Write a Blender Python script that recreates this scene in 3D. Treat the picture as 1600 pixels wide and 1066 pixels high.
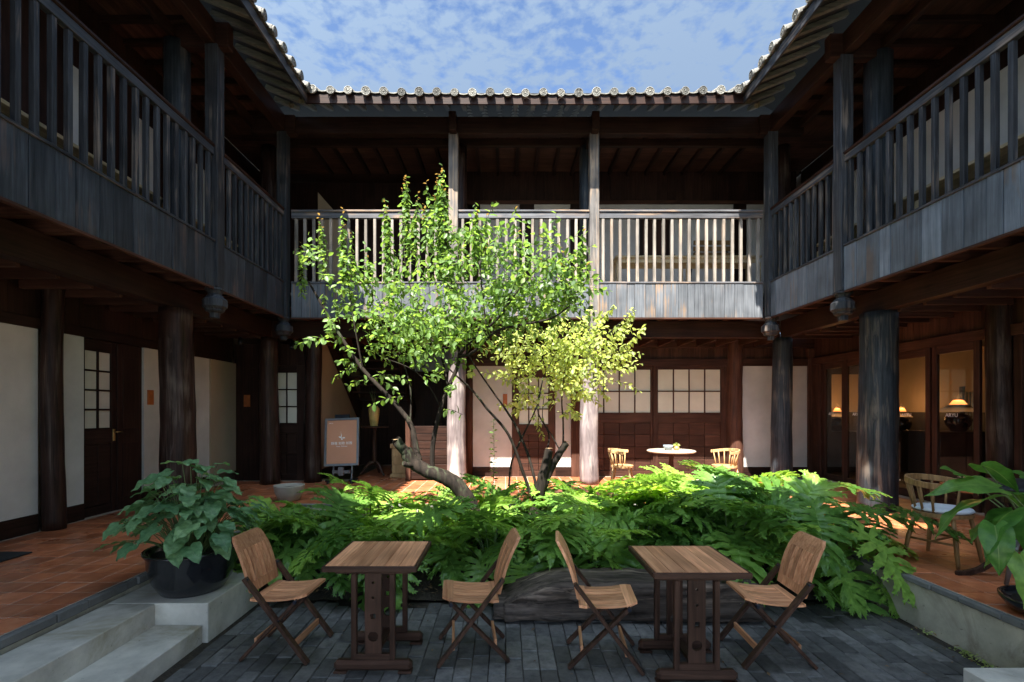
import bpy, bmesh, math, random
from mathutils import Vector, Matrix, Euler, noise
from math import radians, sin, cos, pi, sqrt, exp

random.seed(7)
R = random.Random(11)
for o in list(bpy.data.objects):
    bpy.data.objects.remove(o)
SC = bpy.context.scene
COL = SC.collection

# ------------------------------------------------------------------ camera
cam = bpy.data.cameras.new("camera")
camo = bpy.data.objects.new("camera", cam)
COL.objects.link(camo)
camo.location = (0, 0, 1.75)
camo.rotation_euler = (radians(90), 0, 0)
cam.sensor_width = 36.0
cam.lens = 36.0 * 750 / 1600
cam.shift_x = 10 / 1600
cam.shift_y = 109 / 1600
cam.clip_end = 500
SC.camera = camo

# ------------------------------------------------------------------ light
SUN_T = Vector((0.20, 0.60, -1.0)).normalized()      # direction the light travels
elev = math.asin(-SUN_T.z)
to_sun = -SUN_T
sun = bpy.data.lights.new("sun", 'SUN')
sun.energy = 3.6
sun.angle = radians(0.5)
sun.color = (1.0, 0.95, 0.86)
suno = bpy.data.objects.new("sun", sun)
COL.objects.link(suno)
suno.rotation_euler = SUN_T.to_track_quat('-Z', 'Y').to_euler()
suno.location = (-6, -12, 20)

world = bpy.data.worlds.new("World")
SC.world = world
world.use_nodes = True
nt = world.node_tree
nt.nodes.clear()
wo = nt.nodes.new("ShaderNodeOutputWorld")
bg = nt.nodes.new("ShaderNodeBackground")
sky = nt.nodes.new("ShaderNodeTexSky")
sky.sky_type = 'NISHITA'
sky.sun_disc = False
sky.sun_elevation = elev
sky.sun_rotation = math.atan2(to_sun.x, to_sun.y)
sky.air_density = 1.0
sky.dust_density = 0.1
sky.altitude = 2200
sky.ozone_density = 2.2
bg.inputs[1].default_value = 0.052
tc = nt.nodes.new("ShaderNodeTexCoord")
sep = nt.nodes.new("ShaderNodeSeparateXYZ")
nt.links.new(tc.outputs['Generated'], sep.inputs[0])
mx = nt.nodes.new("ShaderNodeMath"); mx.operation = 'MAXIMUM'; mx.inputs[1].default_value = 0.06
nt.links.new(sep.outputs[2], mx.inputs[0])
dv = nt.nodes.new("ShaderNodeVectorMath"); dv.operation = 'DIVIDE'
cmb = nt.nodes.new("ShaderNodeCombineXYZ")
for i in range(3):
    nt.links.new(mx.outputs[0], cmb.inputs[i])
nt.links.new(tc.outputs['Generated'], dv.inputs[0]); nt.links.new(cmb.outputs[0], dv.inputs[1])
def wnoise(scale, detail, dist=0.0, rough=0.6):
    n = nt.nodes.new("ShaderNodeTexNoise")
    n.inputs['Scale'].default_value = scale
    n.inputs['Detail'].default_value = detail
    n.inputs['Roughness'].default_value = rough
    n.inputs['Distortion'].default_value = dist
    nt.links.new(dv.outputs[0], n.inputs['Vector'])
    return n
n1 = wnoise(19.0, 7, 0.15, 0.56)
n2 = wnoise(2.2, 4, 0.4)
addn = nt.nodes.new("ShaderNodeMath"); addn.operation = 'MULTIPLY_ADD'
nt.links.new(n2.outputs[0], addn.inputs[0]); addn.inputs[1].default_value = 0.9
nt.links.new(n1.outputs[0], addn.inputs[2])
cr = nt.nodes.new("ShaderNodeValToRGB")
cr.color_ramp.elements[0].position = 0.78
cr.color_ramp.elements[0].color = (0, 0, 0, 1)
cr.color_ramp.elements[1].position = 1.18
cr.color_ramp.elements[1].color = (1, 1, 1, 1)
nt.links.new(addn.outputs[0], cr.inputs[0])
clm = nt.nodes.new("ShaderNodeMath"); clm.operation = 'MULTIPLY'; clm.inputs[1].default_value = 0.62
nt.links.new(cr.outputs[0], clm.inputs[0])
mixc = nt.nodes.new("ShaderNodeMix"); mixc.data_type = 'RGBA'
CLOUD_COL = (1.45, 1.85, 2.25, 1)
nt.links.new(clm.outputs[0], mixc.inputs[0])
nt.links.new(sky.outputs[0], mixc.inputs[6])
# cloud brightened near the unseen sun to fill the shade (forward-scatter phase function)
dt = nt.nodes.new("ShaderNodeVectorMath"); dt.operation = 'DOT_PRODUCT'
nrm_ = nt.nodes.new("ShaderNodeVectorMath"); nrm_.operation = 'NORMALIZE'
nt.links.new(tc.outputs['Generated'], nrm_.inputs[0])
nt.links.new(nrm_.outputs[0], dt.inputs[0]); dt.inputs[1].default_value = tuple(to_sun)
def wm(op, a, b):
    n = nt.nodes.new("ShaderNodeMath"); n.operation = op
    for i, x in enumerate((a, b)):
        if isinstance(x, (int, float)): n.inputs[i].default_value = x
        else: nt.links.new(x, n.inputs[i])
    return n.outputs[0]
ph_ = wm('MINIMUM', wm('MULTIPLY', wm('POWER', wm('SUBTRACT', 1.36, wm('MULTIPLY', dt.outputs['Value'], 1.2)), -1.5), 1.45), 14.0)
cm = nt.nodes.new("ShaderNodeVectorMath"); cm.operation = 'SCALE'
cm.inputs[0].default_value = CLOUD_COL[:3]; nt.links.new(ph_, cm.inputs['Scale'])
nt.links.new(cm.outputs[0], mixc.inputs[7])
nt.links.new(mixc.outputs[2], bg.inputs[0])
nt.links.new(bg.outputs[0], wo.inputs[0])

SC.view_settings.view_transform = 'Standard'
SC.view_settings.look = 'None'
SC.view_settings.gamma = 1
SC.view_settings.use_curve_mapping = False
SC.view_settings.exposure = 2.65
SC.render.engine = 'CYCLES'
SC.cycles.max_bounces = 7
SC.cycles.diffuse_bounces = 4
SC.cycles.transparent_max_bounces = 8
SC.cycles.sample_clamp_indirect = 6
SC.cycles.use_denoising = True

# ------------------------------------------------------------------ materials
def newmat(name):
    m = bpy.data.materials.new(name); m.use_nodes = True
    t = m.node_tree; t.nodes.clear()
    out = t.nodes.new("ShaderNodeOutputMaterial")
    p = t.nodes.new("ShaderNodeBsdfPrincipled")
    t.links.new(p.outputs[0], out.inputs[0])
    return m, t, p, out

def tnoise(t, vec, scale, detail=3, rough=0.55, dist=0.0):
    n = t.nodes.new("ShaderNodeTexNoise")
    n.inputs['Scale'].default_value = scale
    n.inputs['Detail'].default_value = detail
    n.inputs['Roughness'].default_value = rough
    n.inputs['Distortion'].default_value = dist
    if vec is not None:
        t.links.new(vec, n.inputs['Vector'])
    return n.outputs[0]

def ramp(t, fac, stops):
    c = t.nodes.new("ShaderNodeValToRGB")
    el = c.color_ramp.elements
    while len(el) < len(stops):
        el.new(0.5)
    for e, (p, col) in zip(el, stops):
        e.position = p
        e.color = (col[0], col[1], col[2], 1)
    t.links.new(fac, c.inputs[0])
    return c.outputs[0]

def objvec(t, scale=(1, 1, 1), rnd=True):
    tc = t.nodes.new("ShaderNodeTexCoord")
    v = tc.outputs['Object']
    if rnd:
        oi = t.nodes.new("ShaderNodeObjectInfo")
        m = t.nodes.new("ShaderNodeMath"); m.operation = 'MULTIPLY'; m.inputs[1].default_value = 37.0
        t.links.new(oi.outputs['Random'], m.inputs[0])
        a = t.nodes.new("ShaderNodeVectorMath"); a.operation = 'ADD'
        t.links.new(v, a.inputs[0]); t.links.new(m.outputs[0], a.inputs[1])
        v = a.outputs[0]
    mp = t.nodes.new("ShaderNodeMapping")
    mp.inputs['Scale'].default_value = scale
    t.links.new(v, mp.inputs[0])
    return v, mp.outputs[0]

def mixrgb(t, fac, a, b, mode='MIX'):
    m = t.nodes.new("ShaderNodeMix"); m.data_type = 'RGBA'; m.blend_type = mode
    for s, x in ((0, fac), (6, a), (7, b)):
        if isinstance(x, (int, float)):
            m.inputs[s].default_value = x
        elif isinstance(x, tuple):
            m.inputs[s].default_value = (x[0], x[1], x[2], 1)
        else:
            t.links.new(x, m.inputs[s])
    return m.outputs[2]

def rndval(t, col, lo, hi):
    oi = t.nodes.new("ShaderNodeObjectInfo")
    mr = t.nodes.new("ShaderNodeMapRange")
    mr.inputs['To Min'].default_value = lo; mr.inputs['To Max'].default_value = hi
    t.links.new(oi.outputs['Random'], mr.inputs[0])
    hv = t.nodes.new("ShaderNodeHueSaturation")
    t.links.new(mr.outputs[0], hv.inputs['Value'])
    if isinstance(col, tuple):
        hv.inputs['Color'].default_value = (*col, 1)
    else:
        t.links.new(col, hv.inputs['Color'])
    return hv.outputs[0]

def bump(t, p, h, strength, dist=0.01):
    b = t.nodes.new("ShaderNodeBump")
    b.inputs['Strength'].default_value = strength
    b.inputs['Distance'].default_value = dist
    t.links.new(h, b.inputs['Height'])
    t.links.new(b.outputs[0], p.inputs['Normal'])

def wood(name, c1, c2, axis='z', rough=0.55, bmp=0.35, var=(0.8, 1.2), fine=40, worn=None, wornamt=0.5, spec=0.14):
    m, t, p, out = newmat(name)
    sc = {'x': (1.6, fine, fine), 'y': (fine, 1.6, fine), 'z': (fine, fine, 1.6)}[axis]
    v, mv = objvec(t, sc)
    g = tnoise(t, mv, 1.0, 6, 0.65, 0.4)
    col = ramp(t, g, [(0.3, c1), (0.68, c2)])
    if worn:
        sc2 = tuple(s * 0.35 for s in sc)
        mp = t.nodes.new("ShaderNodeMapping"); mp.inputs['Scale'].default_value = sc2
        t.links.new(v, mp.inputs[0])
        w1 = tnoise(t, mp.outputs[0], 1.0, 5, 0.7, 0.8)
        w2 = tnoise(t, v, 1.7, 2)
        ml = t.nodes.new("ShaderNodeMath"); ml.operation = 'MULTIPLY_ADD'
        t.links.new(w2, ml.inputs[0]); ml.inputs[1].default_value = 0.6; t.links.new(w1, ml.inputs[2])
        f = ramp(t, ml.outputs[0], [(0.90 - 0.16 * wornamt, (0, 0, 0)), (1.02, (1, 1, 1))])
        col = mixrgb(t, f, col, worn)
    big = tnoise(t, v, 2.2, 3)
    col = mixrgb(t, 0.55, col, ramp(t, big, [(0.3, (0.45, 0.45, 0.45)), (0.7, (1.35, 1.35, 1.35))]), 'MULTIPLY')
    col = rndval(t, col, var[0], var[1])
    t.links.new(col, p.inputs['Base Color'])
    rr = t.nodes.new("ShaderNodeMapRange")
    rr.inputs['To Min'].default_value = rough - 0.12; rr.inputs['To Max'].default_value = rough + 0.15
    t.links.new(g, rr.inputs[0]); t.links.new(rr.outputs[0], p.inputs['Roughness'])
    p.inputs['Specular IOR Level'].default_value = spec
    bump(t, p, g, bmp, 0.004)
    return m

def plain(name, col, rough=0.5, metal=0.0, nscale=6, amt=0.25, bmp=0.0, bscale=60, var=(0.95, 1.05), spec=0.5, coat=0.0):
    m, t, p, out = newmat(name)
    v, mv = objvec(t)
    n = tnoise(t, v, nscale, 5, 0.6)
    lo = tuple(c * (1 - amt) for c in col); hi = tuple(min(1, c * (1 + amt)) for c in col)
    c = ramp(t, n, [(0.3, lo), (0.7, hi)])
    c = rndval(t, c, var[0], var[1])
    t.links.new(c, p.inputs['Base Color'])
    p.inputs['Roughness'].default_value = rough
    p.inputs['Metallic'].default_value = metal
    p.inputs['Specular IOR Level'].default_value = spec
    p.inputs['Coat Weight'].default_value = coat
    if bmp:
        b = tnoise(t, v, bscale, 6, 0.65)
        bump(t, p, b, bmp, 0.004)
    return m

M = {}
GREY1, GREY2, WORN = (0.014, 0.015, 0.017), (0.056, 0.059, 0.066), (0.15, 0.12, 0.10)
for ax in 'xyz':
    M['grey_' + ax] = wood('grey_timber_' + ax, GREY1, GREY2, ax, 0.5, 0.3, (0.75, 1.25), 44, WORN, 0.2)
    M['brown_' + ax] = wood('brown_timber_' + ax, (0.012, 0.006, 0.0045), (0.042, 0.020, 0.014), ax, 0.5, 0.3, (0.8, 1.25), 34)
    M['red_' + ax] = wood('red_timber_' + ax, (0.028, 0.013, 0.009), (0.085, 0.038, 0.025), ax, 0.55, 0.3, (0.75, 1.25), 30)
    M['ceil_' + ax] = wood('ceiling_board_' + ax, (0.035, 0.015, 0.010), (0.11, 0.05, 0.035), ax, 0.6, 0.3, (0.8, 1.2), 20)
    M['deck_' + ax] = wood('worn_deck_' + ax, (0.17, 0.145, 0.12), (0.32, 0.28, 0.24), ax, 0.6, 0.2, (0.9, 1.1), 24)
    M['tan_' + ax] = wood('tan_timber_' + ax, (0.40, 0.155, 0.070), (0.78, 0.39, 0.21), ax, 0.36, 0.3, (0.72, 1.22), 50)
    M['cherry_' + ax] = wood('cherry_timber_' + ax, (0.026, 0.014, 0.010), (0.085, 0.043, 0.029), ax, 0.38, 0.15, (0.9, 1.1), 30)
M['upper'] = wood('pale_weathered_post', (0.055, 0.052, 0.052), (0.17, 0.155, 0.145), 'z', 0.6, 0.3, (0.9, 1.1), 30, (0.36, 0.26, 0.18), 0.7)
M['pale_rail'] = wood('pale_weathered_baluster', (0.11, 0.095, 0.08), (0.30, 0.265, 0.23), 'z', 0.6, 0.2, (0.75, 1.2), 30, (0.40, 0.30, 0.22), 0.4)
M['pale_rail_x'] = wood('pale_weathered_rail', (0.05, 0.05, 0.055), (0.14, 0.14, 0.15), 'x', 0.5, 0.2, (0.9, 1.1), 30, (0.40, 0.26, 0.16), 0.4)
M['blonde_x'] = wood('blonde_timber_x', (0.38, 0.29, 0.17), (0.56, 0.45, 0.29), 'x', 0.55, 0.1, (0.95, 1.05), 26)
M['blonde_y'] = wood('blonde_timber_y', (0.38, 0.29, 0.17), (0.56, 0.45, 0.29), 'y', 0.55, 0.1, (0.95, 1.05), 26)
M['honey'] = wood('honey_timber', (0.34, 0.20, 0.09), (0.54, 0.36, 0.18), 'z', 0.4, 0.1, (0.95, 1.05), 26)
M['oak'] = wood('worn_oak', (0.16, 0.085, 0.035), (0.33, 0.19, 0.08), 'z', 0.4, 0.15, (0.95, 1.05), 30)
M['column_g'] = wood('blue_grey_column', (0.010, 0.013, 0.017), (0.046, 0.054, 0.063), 'z', 0.38, 0.9, (0.9, 1.1), 40, (0.14, 0.12, 0.10), 0.4)
M['column_b'] = wood('brown_column', (0.008, 0.004, 0.003), (0.046, 0.023, 0.017), 'z', 0.38, 0.9, (0.9, 1.1), 34, (0.09, 0.065, 0.052), 0.4)
M['column_w'] = wood('pale_column', (0.10, 0.078, 0.078), (0.26, 0.215, 0.215), 'z', 0.45, 0.4, (0.95, 1.05), 16, (0.42, 0.36, 0.33), 0.6)  # paler tone for the two rear centre columns
M['log'] = wood('charred_log', (0.013, 0.010, 0.008), (0.14, 0.105, 0.085), 'x', 0.65, 1.0, (1, 1), 26, (0.34, 0.25, 0.19), 0.35)
M['bark'] = wood('dark_bark', (0.006, 0.005, 0.004), (0.032, 0.024, 0.019), 'z', 0.85, 1.0, (1, 1), 30, (0.05, 0.06, 0.035), 0.2)
M['bark_pale'] = wood('pale_cut_wood', (0.22, 0.14, 0.08), (0.42, 0.29, 0.16), 'z', 0.8, 0.4, (1, 1), 22)
M['stucco'] = plain('cream_stucco', (0.54, 0.51, 0.475), 0.9, 0, 1.3, 0.17, 0.6, 45, (1, 1), 0.2)
M['stucco_tan'] = plain('tan_stucco', (0.34, 0.26, 0.18), 0.9, 0, 1.2, 0.1, 0.25, 45, (1, 1), 0.2)
M['paper'] = plain('frosted_pane', (0.62, 0.58, 0.48), 0.25, 0, 2.5, 0.08, 0, 10, (0.93, 1.05), 0.5)
M['iron'] = plain('black_iron', (0.02, 0.022, 0.028), 0.4, 0.6, 20, 0.2)
M['bolt'] = plain('blue_black_bolt', (0.012, 0.016, 0.030), 0.35, 0.5, 20, 0.2)
M['brass'] = plain('brass', (0.45, 0.32, 0.13), 0.3, 1.0, 20, 0.1)
M['glazed'] = plain('black_glaze', (0.010, 0.011, 0.014), 0.16, 0, 8, 0.2, 0.05, 30, (1, 1), 0.5, 0.4)
M['clay'] = plain('pale_clay', (0.34, 0.30, 0.25), 0.8, 0, 10, 0.15, 0.3, 60)
M['vase'] = plain('ochre_stoneware', (0.42, 0.30, 0.10), 0.4, 0, 9, 0.3, 0.1, 40)
M['plaque'] = plain('orange_plaque', (0.36, 0.10, 0.02), 0.5, 0, 15, 0.3, 0.1)
M['sign'] = plain('terracotta_poster', (0.55, 0.26, 0.15), 0.45, 0, 1.5, 0.1)
M['white'] = plain('white_print', (0.8, 0.8, 0.78), 0.5, 0, 5, 0.02)
M['steel'] = plain('grey_steel', (0.25, 0.27, 0.29), 0.35, 0.8, 12, 0.1)
M['grey_leg'] = plain('grey_painted_metal', (0.18, 0.18, 0.18), 0.35, 0.3, 12, 0.15)
M['cushion'] = plain('pale_cushion', (0.55, 0.58, 0.62), 0.8, 0, 8, 0.06, 0.2, 120)
M['stone_top'] = plain('speckled_tabletop', (0.42, 0.36, 0.28), 0.4, 0, 40, 0.12)
M['bowl'] = plain('blue_grey_ceramic', (0.20, 0.24, 0.27), 0.3, 0, 12, 0.15)
M['gold'] = plain('gilt_ceramic', (0.55, 0.33, 0.14), 0.35, 0.3, 12, 0.15)
M['mat'] = plain('black_doormat', (0.012, 0.013, 0.014), 0.9, 0, 60, 0.3, 0.6, 200)
M['tile_end'] = plain('lime_washed_clay', (0.17, 0.163, 0.142), 0.85, 0, 26, 0.6, 0.9, 80, (0.5, 1.35))
M['roof_tile'] = plain('weathered_roof_clay', (0.16, 0.15, 0.13), 0.85, 0, 14, 0.5, 0.5, 60, (0.7, 1.4))
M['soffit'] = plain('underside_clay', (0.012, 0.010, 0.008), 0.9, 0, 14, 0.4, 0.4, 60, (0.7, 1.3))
M['rafter_x'] = wood('mossy_rafter_x', (0.05, 0.045, 0.030), (0.17, 0.15, 0.10), 'x', 0.7, 0.3, (0.6, 1.3), 30, (0.10, 0.10, 0.06), 0.4)
M['rafter_y'] = wood('mossy_rafter_y', (0.05, 0.045, 0.030), (0.17, 0.15, 0.10), 'y', 0.7, 0.3, (0.6, 1.3), 30, (0.10, 0.10, 0.06), 0.4)
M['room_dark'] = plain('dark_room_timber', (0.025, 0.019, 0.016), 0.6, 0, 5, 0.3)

# terracotta floor tile: glossy, each its own tone, cloudy wear
def tilemat():
    m, t, p, out = newmat('terracotta_tile')
    v, mv = objvec(t)
    n = tnoise(t, v, 9, 5, 0.6)
    c = ramp(t, n, [(0.25, (0.30, 0.080, 0.032)), (0.55, (0.48, 0.15, 0.062)), (0.8, (0.56, 0.23, 0.12))])
    n2 = tnoise(t, v, 2.0, 3)
    c = mixrgb(t, ramp(t, n2, [(0.45, (0, 0, 0)), (0.7, (0.35, 0.35, 0.35))]), c, (0.16, 0.075, 0.045))
    c = rndval(t, c, 0.72, 1.2)
    t.links.new(c, p.inputs['Base Color'])
    w = t.nodes.new("ShaderNodeNewGeometry")
    rn = tnoise(t, w.outputs['Position'], 1.6, 4, 0.6)
    rr = t.nodes.new("ShaderNodeMapRange"); rr.inputs['From Min'].default_value = 0.3; rr.inputs['From Max'].default_value = 0.7
    rr.inputs['To Min'].default_value = 0.22; rr.inputs['To Max'].default_value = 0.5
    t.links.new(rn, rr.inputs[0]); t.links.new(rr.outputs[0], p.inputs['Roughness'])
    p.inputs['Specular IOR Level'].default_value = 0.25
    bump(t, p, n, 0.12, 0.003)
    return m
M['tile'] = tilemat()
M['grout'] = plain('pale_grout', (0.46, 0.37, 0.29), 0.9, 0, 20, 0.2, 0.3, 80)

def concrete(name, base, stain, amt=0.5):
    m, t, p, out = newmat(name)
    v, mv = objvec(t)
    n = tnoise(t, v, 3.0, 8, 0.65)
    c = ramp(t, n, [(0.3, tuple(x * 0.7 for x in base)), (0.7, tuple(x * 1.25 for x in base))])
    n2 = tnoise(t, v, 1.4, 6, 0.7, 0.6)
    c = mixrgb(t, ramp(t, n2, [(0.5, (0, 0, 0)), (0.66, (amt, amt, amt))]), c, stain)
    n3 = tnoise(t, v, 22, 4, 0.7)
    c = mixrgb(t, ramp(t, n3, [(0.66, (0, 0, 0)), (0.72, (0.75, 0.75, 0.75))]), c, (0.05, 0.05, 0.045))
    t.links.new(c, p.inputs['Base Color'])
    p.inputs['Roughness'].default_value = 0.85
    p.inputs['Specular IOR Level'].default_value = 0.2
    b = tnoise(t, v, 60, 6, 0.7)
    bump(t, p, b, 0.5, 0.003)
    return m
M['concrete'] = concrete('mossy_concrete', (0.56, 0.52, 0.45), (0.30, 0.26, 0.17), 0.8)
M['bounce_concrete'] = concrete('bounce_slab_concrete', (0.15, 0.145, 0.135), (0.11, 0.10, 0.09))
M['wallstone'] = concrete('stained_render', (0.46, 0.41, 0.31), (0.18, 0.13, 0.085), 0.95)
M['lip'] = concrete('stone_lip', (0.16, 0.155, 0.145), (0.08, 0.075, 0.06), 0.7)

def pavermat():
    m, t, p, out = newmat('grey_clay_paver')
    v, mv = objvec(t)
    n = tnoise(t, v, 14, 6, 0.7)
    c = ramp(t, n, [(0.3, (0.058, 0.056, 0.054)), (0.7, (0.145, 0.140, 0.134))])
    n2 = tnoise(t, v, 3.5, 4, 0.6)
    c = mixrgb(t, ramp(t, n2, [(0.5, (0, 0, 0)), (0.75, (0.6, 0.6, 0.6))]), c, (0.15, 0.14, 0.125))
    c = rndval(t, c, 0.6, 1.45)
    w = t.nodes.new("ShaderNodeNewGeometry")
    ms = tnoise(t, w.outputs['Position'], 1.1, 5, 0.7)
    c = mixrgb(t, ramp(t, ms, [(0.56, (0, 0, 0)), (0.72, (0.5, 0.5, 0.5))]), c, (0.045, 0.05, 0.022))
    t.links.new(c, p.inputs['Base Color'])
    p.inputs['Roughness'].default_value = 0.7
    p.inputs['Specular IOR Level'].default_value = 0.2
    bump(t, p, tnoise(t, v, 50, 6, 0.7), 0.5, 0.004)
    return m
M['paver'] = pavermat()

def soilmat():
    m, t, p, out = newmat('dark_soil')
    v, mv = objvec(t, rnd=False)
    n = tnoise(t, v, 30, 8, 0.75)
    c = ramp(t, n, [(0.3, (0.012, 0.009, 0.006)), (0.62, (0.05, 0.036, 0.022)), (0.75, (0.10, 0.075, 0.045))])
    t.links.new(c, p.inputs['Base Color']); p.inputs['Roughness'].default_value = 0.95
    bump(t, p, n, 1.0, 0.02)
    return m
M['soil'] = soilmat()

def leafmat(name, c1, c2, trans, rough=0.38, var=(0.75, 1.25), veins=None, tmix=0.35, obj_rand=True):
    m, t, p, out = newmat(name)
    v, mv = objvec(t)
    n = tnoise(t, v, 7, 3)
    c = ramp(t, n, [(0.3, c1), (0.7, c2)])
    if obj_rand:
        c = rndval(t, c, var[0], var[1])
        oi_ = t.nodes.new("ShaderNodeObjectInfo"); mh = t.nodes.new("ShaderNodeMapRange")
        mh.inputs['To Min'].default_value = 0.512; mh.inputs['To Max'].default_value = 0.468
        t.links.new(oi_.outputs['Random'], mh.inputs[0])
        hh = t.nodes.new("ShaderNodeHueSaturation"); t.links.new(c, hh.inputs['Color']); t.links.new(mh.outputs[0], hh.inputs['Hue'])
        c = hh.outputs[0]
    else:
        at = t.nodes.new("ShaderNodeNewGeometry")
        mr = t.nodes.new("ShaderNodeMapRange"); mr.inputs['To Min'].default_value = var[0]; mr.inputs['To Max'].default_value = var[1]
        t.links.new(at.outputs['Random Per Island'], mr.inputs[0])
        hv = t.nodes.new("ShaderNodeHueSaturation"); t.links.new(c, hv.inputs['Color']); t.links.new(mr.outputs[0], hv.inputs['Value'])
        c = hv.outputs[0]
    if veins:
        uv = t.nodes.new("ShaderNodeUVMap")
        sp = t.nodes.new("ShaderNodeSeparateXYZ"); t.links.new(uv.outputs[0], sp.inputs[0])
        f = ramp(t, sp.outputs[0], [(0.0, (0.85, 0.85, 0.85)), (0.06, (0.0, 0.0, 0.0))])
        c = mixrgb(t, f, c, veins)
    t.links.new(c, p.inputs['Base Color'])
    p.inputs['Roughness'].default_value = rough
    p.inputs['Specular IOR Level'].default_value = 0.28
    tr = t.nodes.new("ShaderNodeBsdfTranslucent")
    tcx = mixrgb(t, 1.0, c, trans, 'MULTIPLY')
    t.links.new(tcx, tr.inputs[0])
    ms = t.nodes.new("ShaderNodeMixShader"); ms.inputs[0].default_value = tmix
    t.links.new(p.outputs[0], ms.inputs[1]); t.links.new(tr.outputs[0], ms.inputs[2])
    t.links.new(ms.outputs[0], out.inputs[0])
    bump(t, p, tnoise(t, v, 40, 3), 0.15, 0.003)
    return m
M['leaf_phil'] = leafmat('cut_leaf_green', (0.085, 0.20, 0.036), (0.19, 0.35, 0.072), (2.4, 2.2, 1.2), 0.30, (0.5, 1.5), (0.30, 0.46, 0.14))
M['leaf_pot'] = leafmat('matte_blue_green_leaf', (0.065, 0.15, 0.062), (0.15, 0.28, 0.13), (2.2, 2.6, 1.2), 0.42, (0.75, 1.3), (0.12, 0.19, 0.10), 0.2)
M['leaf_big'] = leafmat('glossy_broad_leaf', (0.055, 0.15, 0.03), (0.11, 0.25, 0.05), (2.6, 2.6, 1.0), 0.3, (0.75, 1.3), (0.20, 0.30, 0.10), 0.3)
M['leaf_tree'] = leafmat('plum_leaf', (0.078, 0.150, 0.036), (0.165, 0.265, 0.08), (2.7, 2.5, 1.2), 0.4, (0.6, 1.3), None, 0.45, False)
M['leaf_tree1'] = leafmat('plum_leaf_single', (0.058, 0.120, 0.030), (0.125, 0.215, 0.06), (2.6, 2.5, 1.2), 0.4, (0.6, 1.3), None, 0.45, True)
M['leaf_lime'] = leafmat('lime_leaf', (0.24, 0.30, 0.085), (0.40, 0.48, 0.18), (2.4, 2.2, 1.4), 0.45, (0.65, 1.25), None, 0.45, False)
M['leaf_lime1'] = leafmat('lime_leaf_single', (0.24, 0.30, 0.085), (0.40, 0.48, 0.18), (2.4, 2.2, 1.4), 0.45, (0.65, 1.25), None, 0.45, True)
M['leaf_tip'] = leafmat('bronze_leaf_tip', (0.20, 0.14, 0.045), (0.28, 0.20, 0.07), (1.8, 1.5, 1.0), 0.45, (0.8, 1.2), None, 0.4, False)
M['stem'] = plain('green_stem', (0.075, 0.12, 0.035), 0.5, 0, 10, 0.3)
M['litter'] = leafmat('fallen_leaf', (0.10, 0.06, 0.03), (0.22, 0.14, 0.07), (1.5, 1.2, 1.0), 0.8, (0.5, 1.4), None, 0.1, False)

def glassmat():
    m, t, p, out = newmat('clear_glass')
    t.nodes.remove(p)
    lw = t.nodes.new("ShaderNodeLayerWeight"); lw.inputs[0].default_value = 0.5
    pw = t.nodes.new("ShaderNodeMath"); pw.operation = 'POWER'; pw.inputs[1].default_value = 4.0
    t.links.new(lw.outputs['Facing'], pw.inputs[0])
    ma = t.nodes.new("ShaderNodeMath"); ma.operation = 'MULTIPLY_ADD'; ma.inputs[1].default_value = 0.7; ma.inputs[2].default_value = 0.05
    t.links.new(pw.outputs[0], ma.inputs[0])
    tr = t.nodes.new("ShaderNodeBsdfTransparent"); tr.inputs[0].default_value = (0.90, 0.90, 0.88, 1)
    gl = t.nodes.new("ShaderNodeBsdfGlossy"); gl.inputs['Roughness'].default_value = 0.02
    ms = t.nodes.new("ShaderNodeMixShader")
    t.links.new(ma.outputs[0], ms.inputs[0]); t.links.new(tr.outputs[0], ms.inputs[1]); t.links.new(gl.outputs[0], ms.inputs[2])
    t.links.new(ms.outputs[0], out.inputs[0])
    return m
M['glass'] = glassmat()

def emitmat(name, col, s):
    m, t, p, out = newmat(name)
    p.inputs['Base Color'].default_value = (*col, 1)
    p.inputs['Emission Color'].default_value = (*col, 1)
    p.inputs['Emission Strength'].default_value = s
    return m
M['shade'] = plain('paper_lamp_shade', (0.45, 0.36, 0.28), 0.8, 0, 10, 0.1)
M['glow'] = emitmat('lamp_glow', (1.0, 0.30, 0.07), .5)

# ------------------------------------------------------------------ object helpers
W = {}
def put(o, parent=None, mat=None):
    """mat = world matrix wanted"""
    w = mat if mat is not None else Matrix.Identity(4)
    if parent is not None:
        o.parent = parent
        o.matrix_parent_inverse = W[parent].inverted()
    o.matrix_basis = w
    W[o] = w.copy()
    COL.objects.link(o)
    return o

def thing(name, label, cat, loc=(0, 0, 0), group=None, rotz=0.0):
    o = bpy.data.objects.new(name, None)
    o.empty_display_size = 0.1
    put(o, None, Matrix.Translation(loc) @ Matrix.Rotation(rotz, 4, 'Z'))
    o['label'] = label; o['category'] = cat
    if group: o['group'] = group
    return o

def pempty(name, parent, loc=(0, 0, 0)):
    o = bpy.data.objects.new(name, None)
    o.empty_display_size = 0.1
    return put(o, parent, Matrix.Translation(loc))

def tag(o, label=None, cat=None, group=None, kind=None):
    if label: o['label'] = label
    if cat: o['category'] = cat
    if group: o['group'] = group
    if kind: o['kind'] = kind
    return o

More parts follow.
